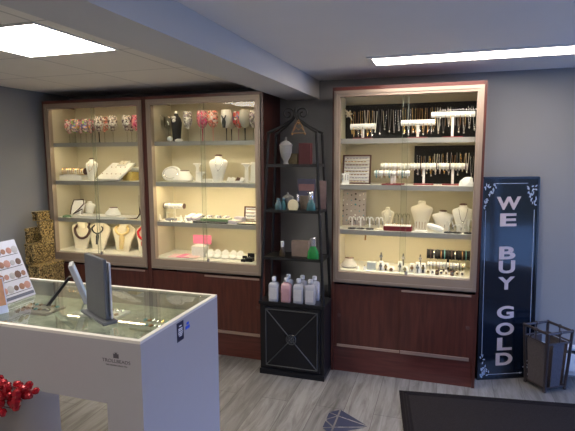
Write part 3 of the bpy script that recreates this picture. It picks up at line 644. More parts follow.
# shelf 3
t=thing('earring_board','grey pegboard of assorted earrings in the left corner','earring display',(X(353,Z3+.1,3.80),3.79,Z3))
M_=Matrix.Rotation(math.radians(-8),4,'X')
part('board',B().box(-.098,.098,0,.008,0,.275,M_),mat('taupe_board',(.50,.44,.40),.8),t)
for i in range(36):
    r,c=divmod(i,6); part('earring',B().ball(M_@Vector((-.082+c*.033,-.004,.03+r*.042+.01*(i%2))),.0055 if i%3 else .008,6),[SILVER,DARKB,TEAL,WHITE,BLACKG][(i*7)%5],t)
def estand(label,px,y,z0,h=.092,base=BLACKG,m=WHITE,group=None):
    t=thing('earring_tree',label,'display stand',(X(px,z0,y),y,z0),0,group)
    b=B().cyl((0,0,.008),(0,0,h*.85),.005,n=8)
    for s in(-1,1):
        b.tube([(0,0,h*.8),(s*.010,0,h),(s*.022,0,h*.93),(s*.026,0,h*.72)],.0045,6); 
    part('arms',b,m,t)
    part('earring_pair',B().cyl((-.026,-.003,h*.7),(-.026,-.003,h*.35),.003,n=6).cyl((.026,-.003,h*.7),(.026,-.003,h*.35),.003,n=6),SILVER,t)
    part('base',B().lathe([(.032,0),(.032,.006),(.012,.010)],n=16),base,t)
    return t
for px,lab in ((352,'white forked earring stand on black base, leftmost on the third shelf'),(360.5,'white forked earring stand on black base, second from left'),(369.5,'white forked earring stand on black base, left of the beige one')):
    estand(lab,px,3.62,Z3)
estand('white forked earring stand on a beige base beside the small bust',379,3.63,Z3,base=IVORY)
bust('small cream bust behind the long red tray',(X(387.5,Z3+.05,3.74),3.74,Z3),.155,.095,IVORY,IVORY)
drape('tiny pendant necklace on the small cream bust',(X(387.5,Z3+.05,3.72),3.716,Z3),.05,.05,.13,.015,-.004,SILVER,.001,.006)
t=thing('ring_tray','long dark red tray with white ring slots','tray',(X(397.5,Z3,3.60),3.58,Z3))
part('base',B().bev(-.10,.10,0,.10,0,.034,.003),REDL,t); part('pad',B().bev(-.095,.095,.006,.094,.034,.040,.002),WHITE,t)
for i in range(12): part('ring',B().tube([(-.08+i*.0145,.03+.008*math.cos(a),.046+.008*math.sin(a)) for a in [PI*j/6 for j in range(7)]],.002,5),[SILVER,GOLD][i%2],t)
for i,px in enumerate((398,406)): estand(['clear forked earring stand behind the red tray, left one','clear forked earring stand behind the red tray, right one'][i],px,3.72,Z3,h=.115,base=WHITE,m=glass('acrylic%d'%i,(.85,.85,.82),1,0,.15))
bust('tall cream bust with layered necklace, middle of the third shelf',(X(421.5,Z3+.1,3.73),3.73,Z3),.21,.16,IVORY,IVORY)
t=thing('earring_card','cream card of long drop earrings in front of the tall bust','earring display',(X(420.5,Z3,3.63),3.63,Z3))
part('card',B().box(-.042,.042,0,.004,.008,.075),IVORY,t)
part('drops',B().add([],[]).cyl((-.03,-.003,.07),(-.03,-.003,.02),.002,n=5).cyl((-.01,-.003,.07),(-.01,-.003,.02),.002,n=5).cyl((.01,-.003,.07),(.01,-.003,.02),.002,n=5).cyl((.03,-.003,.07),(.03,-.003,.02),.002,n=5),BRONZE,t)
part('base',B().bev(-.05,.05,-.03,.02,0,.008,.002),WHITE,t)
t=thing('ring_cushion','oblong white cushion tilted in front of the wide bust','cushion',(X(435,Z3,3.60),3.61,Z3))
part('pad',B().sect([(-.016,.052,.016,0,0),(-.006,.060,.022,0,0),(.008,.058,.021,0,0),(.016,.045,.014,0,0)],n=20,p=3,M=Matrix.Translation((0,0,.034))@Matrix.Rotation(math.radians(18),4,'Y')@Matrix.Rotation(math.radians(25),4,'X')),WHITE,t)
bust('wide white bust with dark oval top, third shelf',(X(443,Z3+.1,3.73),3.73,Z3),.145,.155,BROWNC,WHITE,depth=.6)
bust('white bust with dark cap and green pendant at the right end',(X(463,Z3+.1,3.70),3.70,Z3),.20,.15,BROWNC,WHITE)
drape('necklace with dark green pendant on the right end bust',(X(463,Z3+.1,3.67),3.665,Z3),.06,.075,.165,.02,-.002,DARKB,.0015,.008)
for i,(px,h) in enumerate(((448.5,.085),(457,.06),(468.5,.10))): estand(['white forked stand on black base between the two capped busts','short white forked stand at the foot of the right bust','white forked stand on black base at the right cabinet wall'][i],px,3.61,Z3,h=h)
tgo=solo('hanging_tag',B().prism([(-.006,0),(.006,-.004),(.004,-.04),(-.009,-.04)],0,.003),BRONZE,'small brown tag hanging under the third shelf edge','tag',(X(365.5,1.06,3.55),3.556,1.062))
# bottom
oval_form('low oval dark brown topped neck stand at the left of the bottom shelf',(X(349,Z4,3.64),3.64,Z4),.125,.075,body=mat('silver_beaded_cloth',(.52,.49,.45),.5,var=.4,scale=160))
for i,(px,y) in enumerate(((357.5,3.59),(364.5,3.59))):
    t=thing('ring_stand',['tiny white ring stand right of the dark oval stand','tiny white ring stand left of the silver box'][i],'ring stand',(X(px,Z4,y),y,Z4)); part('cone',B().lathe([(.014,0),(.012,.012),(.006,.03)],n=10),WHITE,t); part('ring',B().ball((0,0,.032),.005,6),GOLD,t)
solo('silver_box',B().bev(-.034,.034,-.02,.02,0,.062,.003),mat('pale_silver_card',(.62,.66,.66),.3,.3),'pale silver box standing upright on the bottom shelf','box',(X(371.5,Z4,3.61),3.615,Z4))
def watch(label,px,y=3.61,h=.062,w=.018,face=SILVER,group=None):
    t=thing('watch_on_cushion',label,'watch',(X(px,Z4,y),y,Z4),0,group)
    part('cushion',B().sect([(0,w,.018,0,0),(h*.5,w*1.05,.022,0,0),(h,w*.8,.014,0,.01)],n=14,p=3),WHITE,t)
    part('band',B().box(-.006,.006,-.024,-.020,.004,h*.9),BLACKG if face is GOLD else SILVER,t)
    part('dial',B().cyl((0,-.030,h*.6),(0,-.022,h*.6),.012,n=14),face,t)
G='watches on white cushions along the bottom shelf'
for i,(px,h,lab) in enumerate(((381,.07,'tall white watch cushion just right of the silver box'),(386,.055,'watch cushion with round dial overlapping the tall one'),(391.5,.035,'short white watch cushion with low dial'),(400,.072,'tall watch cushion left of the cabinet middle'),(405,.045,'short watch cushion just right of the middle tall one'),(412,.062,'watch cushion in the centre of the right half'),(417.5,.078,'tallest white watch cushion near the centre'),(423,.07,'watch cushion nearest the bracelet rolls'))):
    watch(lab,px,3.60+.02*(i%2),h,.019,[SILVER,GOLD,BRONZE][i%3],G)
for i,px in enumerate((382,404,421)):
    t=thing('upright_watch','dark slim watch standing upright behind the white cushions','watch',(X(px-1,Z4,3.72),3.72,Z4),0,'dark watches behind the cushions')
    part('band',B().bev(-.006,.006,-.004,.004,0,.115,.002),MC['dark_chain'],t); part('dial',B().cyl((0,-.009,.085),(0,-.004,.085),.013,n=14),SILVER,t)
tb=tbar('long black watch roll at the right of the bottom shelf',(X(448,Z4+.1,3.72),3.72,Z4),.29,.125,.034,BLACKV,BLACKG,BLACKG,BLACKG)
rings_on((X(448,Z4+.1,3.72),3.72,Z4+.125),.27,11,.0365,.004,[DARKB,SILVER,BLACKG,BRONZE,TEAL,BLACKG],'watch or dark bracelet strapped on the black roll','watches on the black roll',name='watch_band')
tb=tbar('lower white bracelet roll in front of the black one',(X(446,Z4+.05,3.64),3.64,Z4),.26,.066,.017,WHITE,WHITE,IVORY)
rings_on((X(446,Z4+.05,3.64),3.64,Z4+.064),.25,11,.0195,.0026,[SILVER,BLACKG,GOLD,PURPLE],'thin bracelet on the lower white roll of the bottom shelf','bracelets on the lower white roll',drop=.4)
for i,px in enumerate((428,432.5,437,441,446,452,457,462)):
    t=thing('watch_on_cushion','small watch on a cream cushion at the front below the rolls','watch',(X(px,Z4,3.59),3.592,Z4),0,'small watches below the rolls')
    part('cushion',B().sect([(0,.013,.012,0,0),(.022,.013,.014,0,0),(.034,.009,.008,0,0)],n=12),[IVORY,WHITE,BROWNC][i%3],t); part('dial',B().cyl((0,-.018,.02),(0,-.013,.02),.009,n=10),[GOLD,SILVER][i%2],t)

# ------------------------------------------------------------------ black etagere between the cabinets
ex,ey=-1.038,3.43
et=thing('etagere','tall black iron etagere with scrolled pointed top between the cabinets','shelf',(ex,ey,0))
hw,hd=.248,.12
part('base_cabinet',B().box(-hw,hw,-hd+.012,hd,.03,.545).box(-hw-.006,hw+.006,-hd-.004,hd+.004,.545,.568).box(-hw-.004,hw+.004,-hd-.002,hd+.002,0,.04),BLACKG,et)
dr=part('door',B().box(-hw+.03,hw-.03,-hd,-hd+.012,.055,.53),BLACKG,et)
fr=B(); 
for a_,b_ in (((-hw+.05,.075),(hw-.05,.075)),((-hw+.05,.51),(hw-.05,.51)),((-hw+.05,.075),(-hw+.05,.51)),((hw-.05,.075),(hw-.05,.51)),((-hw+.05,.075),(hw-.05,.51)),((-hw+.05,.51),(hw-.05,.075))):
    fr.cyl((a_[0],-hd-.003,a_[1]),(b_[0],-hd-.003,b_[1]),.004,n=6)
part('cross_bars',fr,mat('worn_iron',(.10,.10,.10),.4,.6),dr)
md=B().tube([(.036*math.cos(a),-hd-.006,.2925+.036*math.sin(a)) for a in [2*PI*i/20 for i in range(20)]],.005,6,closed=True)
for k in range(8):
    a=k*PI/4; md.ball((.020*math.cos(a),-hd-.007,.2925+.020*math.sin(a)),.009,6)
md.ball((0,-hd-.009,.2925),.010,8)
part('medallion',md,MC['worn_iron'],dr)
tw,td=.178,.085; ZT=1.80
for sx in(-1,1):
    for sy in(-1,1):
        part('post',B().cyl((sx*(hw-.008),sy*(hd-.008),.565),(sx*tw,sy*td,ZT),.0105,n=8),IRON,et)
for z in (.90,1.25,1.58):
    k=(z-.565)/(ZT-.565); w_=hw-.008+(tw-hw+.008)*k; d_=hd-.008+(td-hd+.008)*k
    part('shelf',B().box(-w_,w_,-d_,d_,z-.008,z).box(-w_-.006,w_+.006,-d_-.006,-d_,z-.016,z+.004).box(-w_-.006,w_+.006,d_,d_+.006,z-.016,z+.004).box(-w_-.006,-w_,-d_,d_,z-.016,z+.004).box(w_,w_+.006,-d_,d_,z-.016,z+.004),IRON,et)
AP=1.935
for sx in(-1,1):
    for sy in(-1,1):
        part('roof_bar',B().tube([(sx*(tw+.008),sy*td,ZT+.005),(sx*tw*.95,sy*td,ZT+.012),(sx*tw*.5,sy*td*.5,ZT+.055),(sx*.022,sy*.01,AP-.03),(sx*.006,sy*.004,AP)],.0095,6),IRON,et)
    sp=[]
    for i in range(26):
        a=i/25*2.6*PI; r=.045*(1-i/31); sp.append((sx*(.055-r*math.cos(a)),0,AP-.015+.035-.01+r*math.sin(a)))
    part('scroll',B().tube([(sx*.008,0,AP-.03)]+sp,.0055,6),IRON,et)
part('finial',B().lathe([(.010,AP-.02),(.015,AP),(.009,AP+.015),(.014,AP+.035),(.010,AP+.05),(.004,AP+.058)],n=12),IRON,et)
def urn(label,px,y,z0,h,r,m):
    t=thing('lidded_urn',label,'urn',(X(px,z0,y),y,z0))
    part('body',B().lathe([(.48*r,0),(.46*r,.03*h),(.34*r,.08*h),(.36*r,.14*h),(.70*r,.28*h),(.92*r,.44*h),(r,.60*h),(.98*r,.66*h),(1.06*r,.69*h),(1.06*r,.71*h)],n=24),m,t)
    part('lid',B().lathe([(1.02*r,.71*h),(.96*r,.74*h),(.5*r,.83*h),(.22*r,.86*h),(.18*r,.88*h),(.20*r,.92*h),(.14*r,.98*h),(.03*r,h)],n=24),m,t)
    return t
PORC=mat('grey_white_ceramic',(.34,.33,.32),.35,var=.15,scale=50,bump=.2)
urn('tall pale ceramic lidded urn on the top shelf of the etagere',286,3.40,1.58,.20,.046,PORC)
solo('gift_box',B().bev(-.035,.035,-.03,.03,0,.08,.003),mat('olive_gold_box',(.16,.12,.05),.5,var=.4,scale=60),'small olive gold box between the tall urn and the red box','box',(X(294,1.58,3.46),3.46,1.58))
solo('red_box',B().bev(-.045,.045,-.03,.03,0,.155,.003),mat('red_box_cloth',(.07,.006,.009),.6),'tall dark red box on the top shelf of the etagere','box',(X(305.5,1.58,3.45),3.45,1.58))
t=thing('hanging_ornament','gold triangular wire ornament hung from the etagere top','ornament',(X(298.5,1.86,3.40),3.40,1.80))
tri=[(-.048,0,0.005),(.048,0,0.005),(.03,0,.05),(0,0,.10),(-.03,0,.05)]
part('wire_frame',B().tube(tri,.004,6,closed=True).tube([(-.04,0,.02),(-.02,0,.045),(0,0,.028),(.02,0,.045),(.04,0,.02)],.0035,6).ball((0,0,.075),.010,8).ball((-.048,0,0),.008,6).ball((.048,0,0),.008,6),mat('antique_gold',(.45,.26,.12),.35,.7),t)
part('hook',B().tube([(0,0,.10),(.0,.0,.125),(.0,.015,.145),(0,.03,.15)],.002,5),IRON,t)
urn('small grey lidded urn behind the round cream clock',288,3.44,1.25,.125,.040,mat('grey_ceramic',(.26,.26,.23),.4,var=.1))
t=thing('round_plaque','round cream shell plaque standing on the second shelf','ornament',(X(293,1.25,3.36),3.365,1.25))
part('disc',B().lathe([(.010,-.010),(.040,-.007),(.043,0),(.040,.007),(.010,.010)],n=26,M=Matrix.Translation((0,0,.036))@Matrix.Rotation(PI/2,4,'X')),mat('cream_shell',(.74,.66,.42),.5,var=.12,scale=60),t)
part('foot',B().bev(-.03,.03,-.014,.014,0,.010,.002),MC['cream_shell'],t)
def perfume(label,px,y,z0,h,r,body,capm=SILVER,group=None,caph=.04,sq=False):
    t=thing('perfume_bottle',label,'bottle',(X(px,z0,y),y,z0),0,group)
    part('body',B().sect([(0,r*.95,r*.6,0,0),(.004,r,r*.65,0,0),((h-caph)*.55,r*.85,r*.6,0,0),((h-caph)*.9,r*.45,r*.4,0,0),(h-caph,r*.32,r*.3,0,0)],n=18,p=2.6),body,t)
    part('cap',B().lathe([(r*.5,h-caph),(r*.52,h-.003),(r*.46,h)],n=14),capm,t); return t
TGL=mat('teal_glass',(.04,.13,.15),.1); GGL=mat('green_glass_bottle',(.02,.22,.05),.12); DGL=mat('dark_amber_glass',(.05,.035,.02),.15)
perfume('teal glass bottle at the left of the etagere second shelf',278.5,3.37,1.25,.085,.030,mat('pale_teal_glass',(.06,.12,.14),.15),mat('teal_cap',(.12,.2,.22),.3),caph=.015)
perfume('teal glass bottle just left of the round plaque',283.5,3.38,1.25,.088,.022,TGL,MC['teal_cap'],caph=.015)
perfume('dark teal perfume bottle with bright silver cap, second shelf',311,3.39,1.25,.135,.036,TGL,SILVER,caph=.055)
perfume('clear bottle with silver cap between plaque and tan card',298,3.42,1.25,.11,.020,DGL,SILVER,caph=.05)
solo('tan_card',B().bev(-.032,.032,-.008,.008,0,.10,.001),mat('tan_print',(.14,.11,.08),.7,var=.5,scale=50),'tan patterned card behind the silver capped bottles','card',(X(304,1.25,3.46),3.46,1.25))
t=thing('picture_frame','framed picture in pink and blue on the second shelf back','picture',(X(306.5,1.25,3.49),3.492,1.25))
part('picture',B().box(-.068,.068,-.004,.004,.0,.225),mat('mauve_print',(.05,.05,.09),.5,var=.3,scale=20),t); part('print',B().box(-.060,.060,-.006,-.004,.135,.185),mat('dusty_pink',(.20,.10,.10),.7,var=.25,scale=40),t)
solo('print_card',B().bev(-.024,.024,-.004,.004,.0,.21,.001),mat('brown_print',(.17,.11,.10),.6,var=.6,scale=22),'narrow brown patterned card at the right of the second shelf','card',(X(323,1.25,3.49)-.0,3.488,1.25))
perfume('small dark bottle with white cap at the left of the third shelf',282.5,3.38,.90,.115,.024,DGL,mat('white_cap',(.7,.7,.7),.4),caph=.042)
solo('beige_box',B().bev(-.065,.065,-.02,.02,0,.118,.002),mat('beige_print',(.22,.16,.13),.7,var=.3,scale=25),'beige printed box on the third shelf of the etagere','box',(X(300.5,.9,3.43),3.43,.90))
perfume('green glass bottle with silver cap right of the beige box',313,3.37,.90,.155,.045,GGL,SILVER,caph=.06)
# seven lotion bottles
LB=mat('clear_lotion',(.36,.37,.42),.2); LP=mat('pink_lotion',(.42,.25,.28),.2); LL=mat('pale_label',(.46,.46,.48),.5,var=.1,scale=80); CAPM=mat('clear_white_cap',(.62,.64,.70),.3)
def lotion(label,px,y,pink=False):
    z0=.568; t=thing('lotion_bottle',label,'bottle',(X(px,z0,y),y,z0),0,'lotion bottles on the etagere base')
    part('body',B().sect([(0,.036,.026,0,0),(.004,.039,.029,0,0),(.125,.039,.029,0,0),(.138,.030,.022,0,0),(.146,.012,.012,0,0),(.156,.012,.012,0,0)],n=24,p=5),LP if pink else LB,t)
    part('cap',B().lathe([(.017,.155),(.017,.178),(.014,.182)],n=14),CAPM,t)
    part('bottle_label',B().box(-.028,.028,-.0305,-.0285,.02,.105),LP if pink else LL,t)
for px,y,p_,lab in ((274.3,3.345,0,'clear lotion bottle, leftmost in the front row'),(286.5,3.345,1,'pink lotion bottle in the front row'),(298.7,3.345,0,'clear lotion bottle right of the pink one'),(310.5,3.345,0,'clear lotion bottle, rightmost in the front row'),
    (288.5,3.45,0,'clear lotion bottle directly behind the pink one'),(302.5,3.45,0,'clear lotion bottle in the back row, middle'),(314.5,3.45,0,'clear lotion bottle in the back row, rightmost')): lotion(lab,px,y,p_)

# ------------------------------------------------------------------ WE BUY GOLD sign
ang=math.atan2(.18,.40)
sg=thing('sign_board','tall dark blue sign reading WE BUY GOLD leaning on the wall','sign',(.478,3.762,0))
sg.rotation_euler=(math.radians(-2.0),0,ang)
SW,SH=.43,1.485
SIGNM=mat('glossy_navy_board',(.006,.010,.018),.10,coat=.2,var=.1)
part('board',B().bev(-SW/2,SW/2,0,.028,0.0,SH,.003),SIGNM,sg)
part('frame',B().box(-SW/2-.004,-SW/2+.012,-.006,.03,0,SH).box(SW/2-.012,SW/2+.004,-.006,.03,0,SH).box(-SW/2,SW/2,-.006,.03,SH-.012,SH+.004).box(-SW/2,SW/2,-.006,.03,0,.014),mat('black_sign_frame',(.008,.008,.010),.25),sg)
LET=mat('pale_pink_lettering',(.60,.47,.43),.5); LINE=mat('silver_line',(.45,.48,.55),.4)
for ch,z,wd in (('W',1.30,.185),('E',1.18,.125),('B',.94,.125),('U',.837,.125),('Y',.717,.13),('G',.500,.13),('O',.375,.14),('L',.263,.115),('D',.149,.13)):
    o=text('letter',ch,.128,LET,sg,(0,0,0),(0,0,0),ext=.0012,bold=.004)
    xs=[v.co.x for v in o.data.vertices]; ys=[v.co.y for v in o.data.vertices]; w0=max(xs)-min(xs); h0=max(ys)-min(ys); cx=(max(xs)+min(xs))/2; cy=(max(ys)+min(ys))/2
    for v in o.data.vertices: v.co=((v.co.x-cx)*wd/w0,(v.co.y-cy)*.094/h0,v.co.z)
    o.location=(-.012,-.002,z); o.rotation_euler=(PI/2,0,0)
part('border_line',B().box(-SW/2+.028,-SW/2+.031,-.002,0,.18,1.25).box(SW/2-.031,SW/2-.028,-.002,0,.18,1.25).box(-.13,.13,-.002,0,SH-.045,SH-.042).box(-.13,.13,-.002,0,.035,.038),LINE,sg)
random.seed(3)
for cx,cz,sx,sz in ((-1,1,1,-1),(1,1,-1,-1),(-1,-1,1,1),(1,-1,-1,1)):
    b=B(); x0=cx*(SW/2-.018); z0=.02 if cz<0 else SH-.05
    for i in range(26):
        u=random.random(); v_=random.random()
        if u+v_>1: u,v_=1-u,1-v_
        xx=x0+sx*u*.095; zz=z0+sz*(v_*.20); a=random.uniform(0,PI)
        b.add([Vector((xx+.011*math.cos(a+q)*(1 if k%2 else .42),-.0015,zz+.014*math.sin(a+q)*(1 if k%2 else .42))) for k,q in enumerate([0,PI/2,PI,3*PI/2])],[(0,1,2,3)])
    part('corner_flourish',b,LINE,sg)

# ------------------------------------------------------------------ woven bin
bk=thing('woven_bin','dark metal and wicker bin on the floor beside the sign','bin',(.736,3.722,0))
BM=mat('pewter_metal',(.07,.055,.055),.4,.5); WK=mat('grey_wicker',(.085,.072,.078),.8,var=.4,scale=90,bump=.6)
u=Vector((.150,.105,0)); v_=Vector((-.105,.150,0)); u_=u.normalized()*.088; v2=v_.normalized()*.088
bot=[(-u_-v2),(u_-v2),(u_+v2),(-u_+v2)]
top=[c*1.20+Vector((0,0,.43)) for c in bot]
for i in range(4):
    part('corner_post',B().tube([bot[i]+Vector((0,0,.012)),bot[i]*1.1+Vector((0,0,.2)),top[i]],.0105,8).ball(tuple(bot[i]+Vector((0,0,.012))),.014,8).ball(tuple(top[i]),.013,8),BM,bk)
for i in range(4):
    a_,b_=top[i],top[(i+1)%4]; m_=(a_+b_)/2
    part('top_rail',B().tube([a_,a_*.5+b_*.5+Vector((0,0,.0)),b_],.0095,8).ball(tuple(m_),.015,8),BM,bk)
    a2,b2=a_*.985-Vector((0,0,.07)),b_*.985-Vector((0,0,.07))
    part('lower_rail',B().tube([a2,b2],.006,8).tube([m_,(a2+b2)/2],.005,6),BM,bk)
    p0,p1=bot[i]*.98,bot[(i+1)%4]*.98; q0,q1=a2*.97,b2*.97
    mix=lambda A_,B_,k:A_*(1-k)+B_*k; ka,kb=(.26,.74) if i%2==0 else (.10,.90)
    vs=[mix(p0,p1,ka)+Vector((0,0,.03)),mix(p0,p1,kb)+Vector((0,0,.03)),mix(q0,q1,kb),mix(q0,q1,ka)]
    vs2=[x*.94 if 0 else Vector((x.x*.94,x.y*.94,x.z)) for x in vs]
    part('wicker_panel',B().add(vs+vs2,[(0,1,2,3),(7,6,5,4),(0,4,5,1),(1,5,6,2),(2,6,7,3),(3,7,4,0)]),WK,bk)
    part('foot_rail',B().tube([bot[i]+Vector((0,0,.03)),bot[(i+1)%4]+Vector((0,0,.03))],.006,6),BM,bk)
part('bottom_tray',B().prism([(0,0)]*0 or [(-.01,0),(.01,0),(.01,.01),(-.01,.01)],-.01,.01) if 0 else B().add([c*.95+Vector((0,0,.022)) for c in bot]+[c*.95+Vector((0,0,.032)) for c in bot],[(3,2,1,0),(4,5,6,7),(0,1,5,4),(1,2,6,5),(2,3,7,6),(3,0,4,7)]),BM,bk)

# ------------------------------------------------------------------ floor mat and diamond decal
RUGM=mat('charcoal_ribbed_mat',(.022,.019,.020),1,var=.5,scale=160,bump=.5,spec=.1)
rg=thing('floor_mat','dark charcoal ribbed floor mat in front of the right cabinet','mat',(-.251,3.328,0),math.radians(7.8))
part('mat_field',B().bev(.06,1.74,-1.14,-.06,0,.008,.002),RUGM,rg)
part('mat_border',B().box(0,1.8,-.06,0,0,.006).box(0,1.8,-1.2,-1.14,0,.006).box(0,.06,-1.14,-.06,0,.006).box(1.74,1.8,-1.14,-.06,0,.006),mat('charcoal_mat_border',(.014,.012,.013),1,spec=.1),rg)
part('mat_rib',B().box(.022,1.778,-.028,-.022,.006,.009).box(.022,.028,-1.17,-.028,.006,.009).box(.04,1.76,-.046,-.040,.006,.009).box(.04,.046,-1.15,-.046,.006,.009),RUGM,rg)
# diamond: axis along +x, centre y 2.79
dm=thing('diamond_decal','dark blue faceted diamond decal stuck on the grey floor','decal',(-.592,2.808,0)); dm.scale=(1.1,1.1,1)
DB=mat('navy_vinyl',(.022,.030,.075),.5)
tp=(.195,0); g=[(0,.140),(0,.062),(0,-.062),(0,-.140)]; tb=[(-.062,.088),(-.062,.0),(-.062,-.088)]
tris=[(tp,g[0],g[1]),(tp,g[1],g[2]),(tp,g[2],g[3]),(g[0],tb[0],g[1]),(tb[0],tb[1],g[1]),(g[1],tb[1],g[2]),(tb[1],tb[2],g[2]),(g[2],tb[2],g[3])]
b=B()
for tr in tris:
    cx=sum(q[0] for q in tr)/3; cy=sum(q[1] for q in tr)/3
    # inset each facet to leave the floor showing as pale lines
    P_=[Vector((q[0],q[1],0)) for q in tr]; c=Vector((cx,cy,0)); per=sum((P_[i]-P_[(i+1)%3]).length for i in range(3)); ar=(P_[1]-P_[0]).cross(P_[2]-P_[0]).length/2; rin=2*ar/per; k=max(.2,1-.0052/rin)
    # inset about the incentre
    l=[(P_[1]-P_[2]).length,(P_[0]-P_[2]).length,(P_[0]-P_[1]).length]; ic=(P_[0]*l[0]+P_[1]*l[1]+P_[2]*l[2])/sum(l)
    Q=[ic+(q-ic)*k for q in P_]
    b.add([q+Vector((0,0,.0002)) for q in Q]+[q+Vector((0,0,.0012)) for q in Q],[(2,1,0),(3,4,5),(0,1,4,3),(1,2,5,4),(2,0,3,5)])
part('facets',b,DB,dm,smooth=None)

# ------------------------------------------------------------------ counter
cx1,cy0,cz=-1.07,1.51,.95; CW,CD=1.20,.655
ct=thing('display_counter','white glass topped display counter in the foreground','counter',(cx1-CW/2,cy0+CD/2,0))
WL=mat('white_laminate',(.38,.36,.375),.45,var=.02)
h_=CW/2; d_=CD/2
part('leg_panel',B().box(h_-.165,h_,-d_,d_,0,.678),WL,ct); part('leg_panel',B().box(-h_,-h_+.165,-d_,d_,0,.678),WL,ct)
part('body',B().box(-h_,h_,-d_,-d_+.018,.678,.938).box(-h_,h_,d_-.018,d_,.678,.938).box(-h_,-h_+.018,-d_+.018,d_-.018,.678,.938).box(h_-.018,h_,-d_+.018,d_-.018,.678,.938).box(-h_+.018,h_-.018,-d_+.018,d_-.018,.678,.70),WL,ct)
RIM=mat('cream_rim',(.70,.66,.60),.4)
part('top_rim',B().box(-h_,h_,-d_,-d_+.020,.938,.95).box(-h_,h_,d_-.020,d_,.938,.95).box(-h_,-h_+.020,-d_+.020,d_-.020,.938,.95).box(h_-.020,h_,-d_+.020,d_-.020,.938,.95),RIM,ct)
part('glass_top',B().box(-h_+.020,h_-.020,-d_+.020,d_-.020,.942,.9485),glass('counter_glass',(.90,.92,.88),1.4,.02,.06),ct)
part('felt_tray',B().box(-h_+.018,h_-.018,-d_+.018,d_-.018,.845,.86),mat('grey_green_felt',(.34,.35,.30),.9,var=.6,scale=22),ct)
lb=part('light_bar',B().box(-h_+.03,h_-.03,-d_+.0185,-d_+.030,.925,.938),ALU,ct)  # unseen bar added under the front rim to brighten the felt tray
part('light_diffuser',B().box(-h_+.03,h_-.03,-d_+.0185,-d_+.030,.921,.925),emit('added_cool_led',(1,.98,.88),20),lb)
DK=mat('dark_print',(.08,.07,.08),.5)
text('logo_text','TROLLBEADS',.0195,DK,ct,(h_-.112,-d_-.0008,.857),(PI/2,0,0),sx=1.12,ext=.0003)
text('logo_text','THE ORIGINAL SINCE 1976',.0078,DK,ct,(h_-.112,-d_-.0008,.840),(PI/2,0,0),sx=1.05,ext=.0003)
part('logo_emblem',B().prism([(-.012,.870),(.012,.870),(.012,.888),(.006,.886),(.003,.891),(-.003,.891),(-.006,.886),(-.012,.888)],-d_-.0010,-d_).box(-.009,.009,-d_-.0010,-d_,.8925,.8930),DK,ct).location=(h_-.112,0,0)
st=part('window_sticker',B().box(h_,h_+.0012,.262-d_,.318-d_,.845,.930),mat('navy_sticker',(.015,.017,.045),.4),ct,label='dark navy certificate sticker on the side')
SW_=mat('sticker_print',(.75,.75,.8),.5)
b=B()
for i,(w_,z) in enumerate(((.020,.912),(.034,.900),(.034,.893),(.040,.884),(.034,.876),(.024,.868))): b.box(h_+.0012,h_+.0018,.290-d_-w_/2,.290-d_+w_/2,z-.002,z+.0022)
part('sticker_lines',b,SW_,st)
fb=part('blue_sticker',B().box(h_,h_+.001,.335-d_,.372-d_,.878,.892).box(h_,h_+.001,.345-d_,.366-d_,.897,.908),mat('bright_blue_print',(.03,.10,.65),.5),ct,label='small bright blue printed sticker')
# goods under the glass
random.seed(11)
for i,(x,y,w_,d2,m,lab) in enumerate(((-1.22,1.60,.16,.12,IVORY,'cream bead pad under the counter glass near the front right corner'),(-1.50,1.58,.22,.10,mat('taupe_pad',(.36,.32,.28),.8),'taupe bead pad under the glass by the counter front'),(-1.85,1.60,.22,.12,IVORY,'cream bead pad under the glass at the counter left front'),(-1.25,1.88,.18,.14,mat('sage_pad',(.34,.36,.30),.8),'sage pad under the glass near the far right corner'),(-1.60,1.96,.24,.12,WHITE,'white bead pad under the glass by the counter back'),(-1.95,1.92,.2,.14,MC['taupe_pad'],'taupe bead pad under the glass at the counter left back'))):
    solo('bead_pad',B().bev(x-w_/2,x+w_/2,y-d2/2,y+d2/2,.86,.874,.003),m,lab,'bead pad')
    for k in range(14):
        bx_=x-w_/2+.02+(w_-.04)*((k%7)/6); by_=y-d2*.22+d2*.44*(k//7)
        b=B().tube([(.007*math.cos(a),.007*math.sin(a),0) for a in [2*PI*j/8 for j in range(8)]],.0045,6,closed=True) if k==0 and i==0 else None
        if b: bead_me=[mesh('charm_bead',b,m_,40) for m_ in (SILVER,GOLD,BRONZE,SILVER,TEAL)]
        o=bpy.data.objects.new('charm_bead',bead_me[(k*3+i)%5]); COL.objects.link(o); o.location=(bx_,by_,.8785); tag(o,'small silver, gold or coloured charm bead in rows under the counter glass','bead','charm beads under the glass')
# grey sign holder seen from behind
hold=thing('sign_holder','tall grey sign holder standing on the counter glass','sign holder',(-1.408,1.690,.95),math.radians(-29.5))
GS=mat('grey_plastic',(.085,.09,.10),.45)
part('base',B().bev(-.120,.128,-.028,.038,0,.014,.004),GS,hold)
part('panel',B().bev(-.103,.103,-.006,.010,.014,.272,.003),GS,hold)
part('poster',B().bev(-.095,.103,.018,.026,.014,.255,.002),mat('pale_poster',(.55,.57,.62),.4),hold)
part('poster_foot',B().box(-.09,.098,.010,.026,.014,.03),GS,hold)
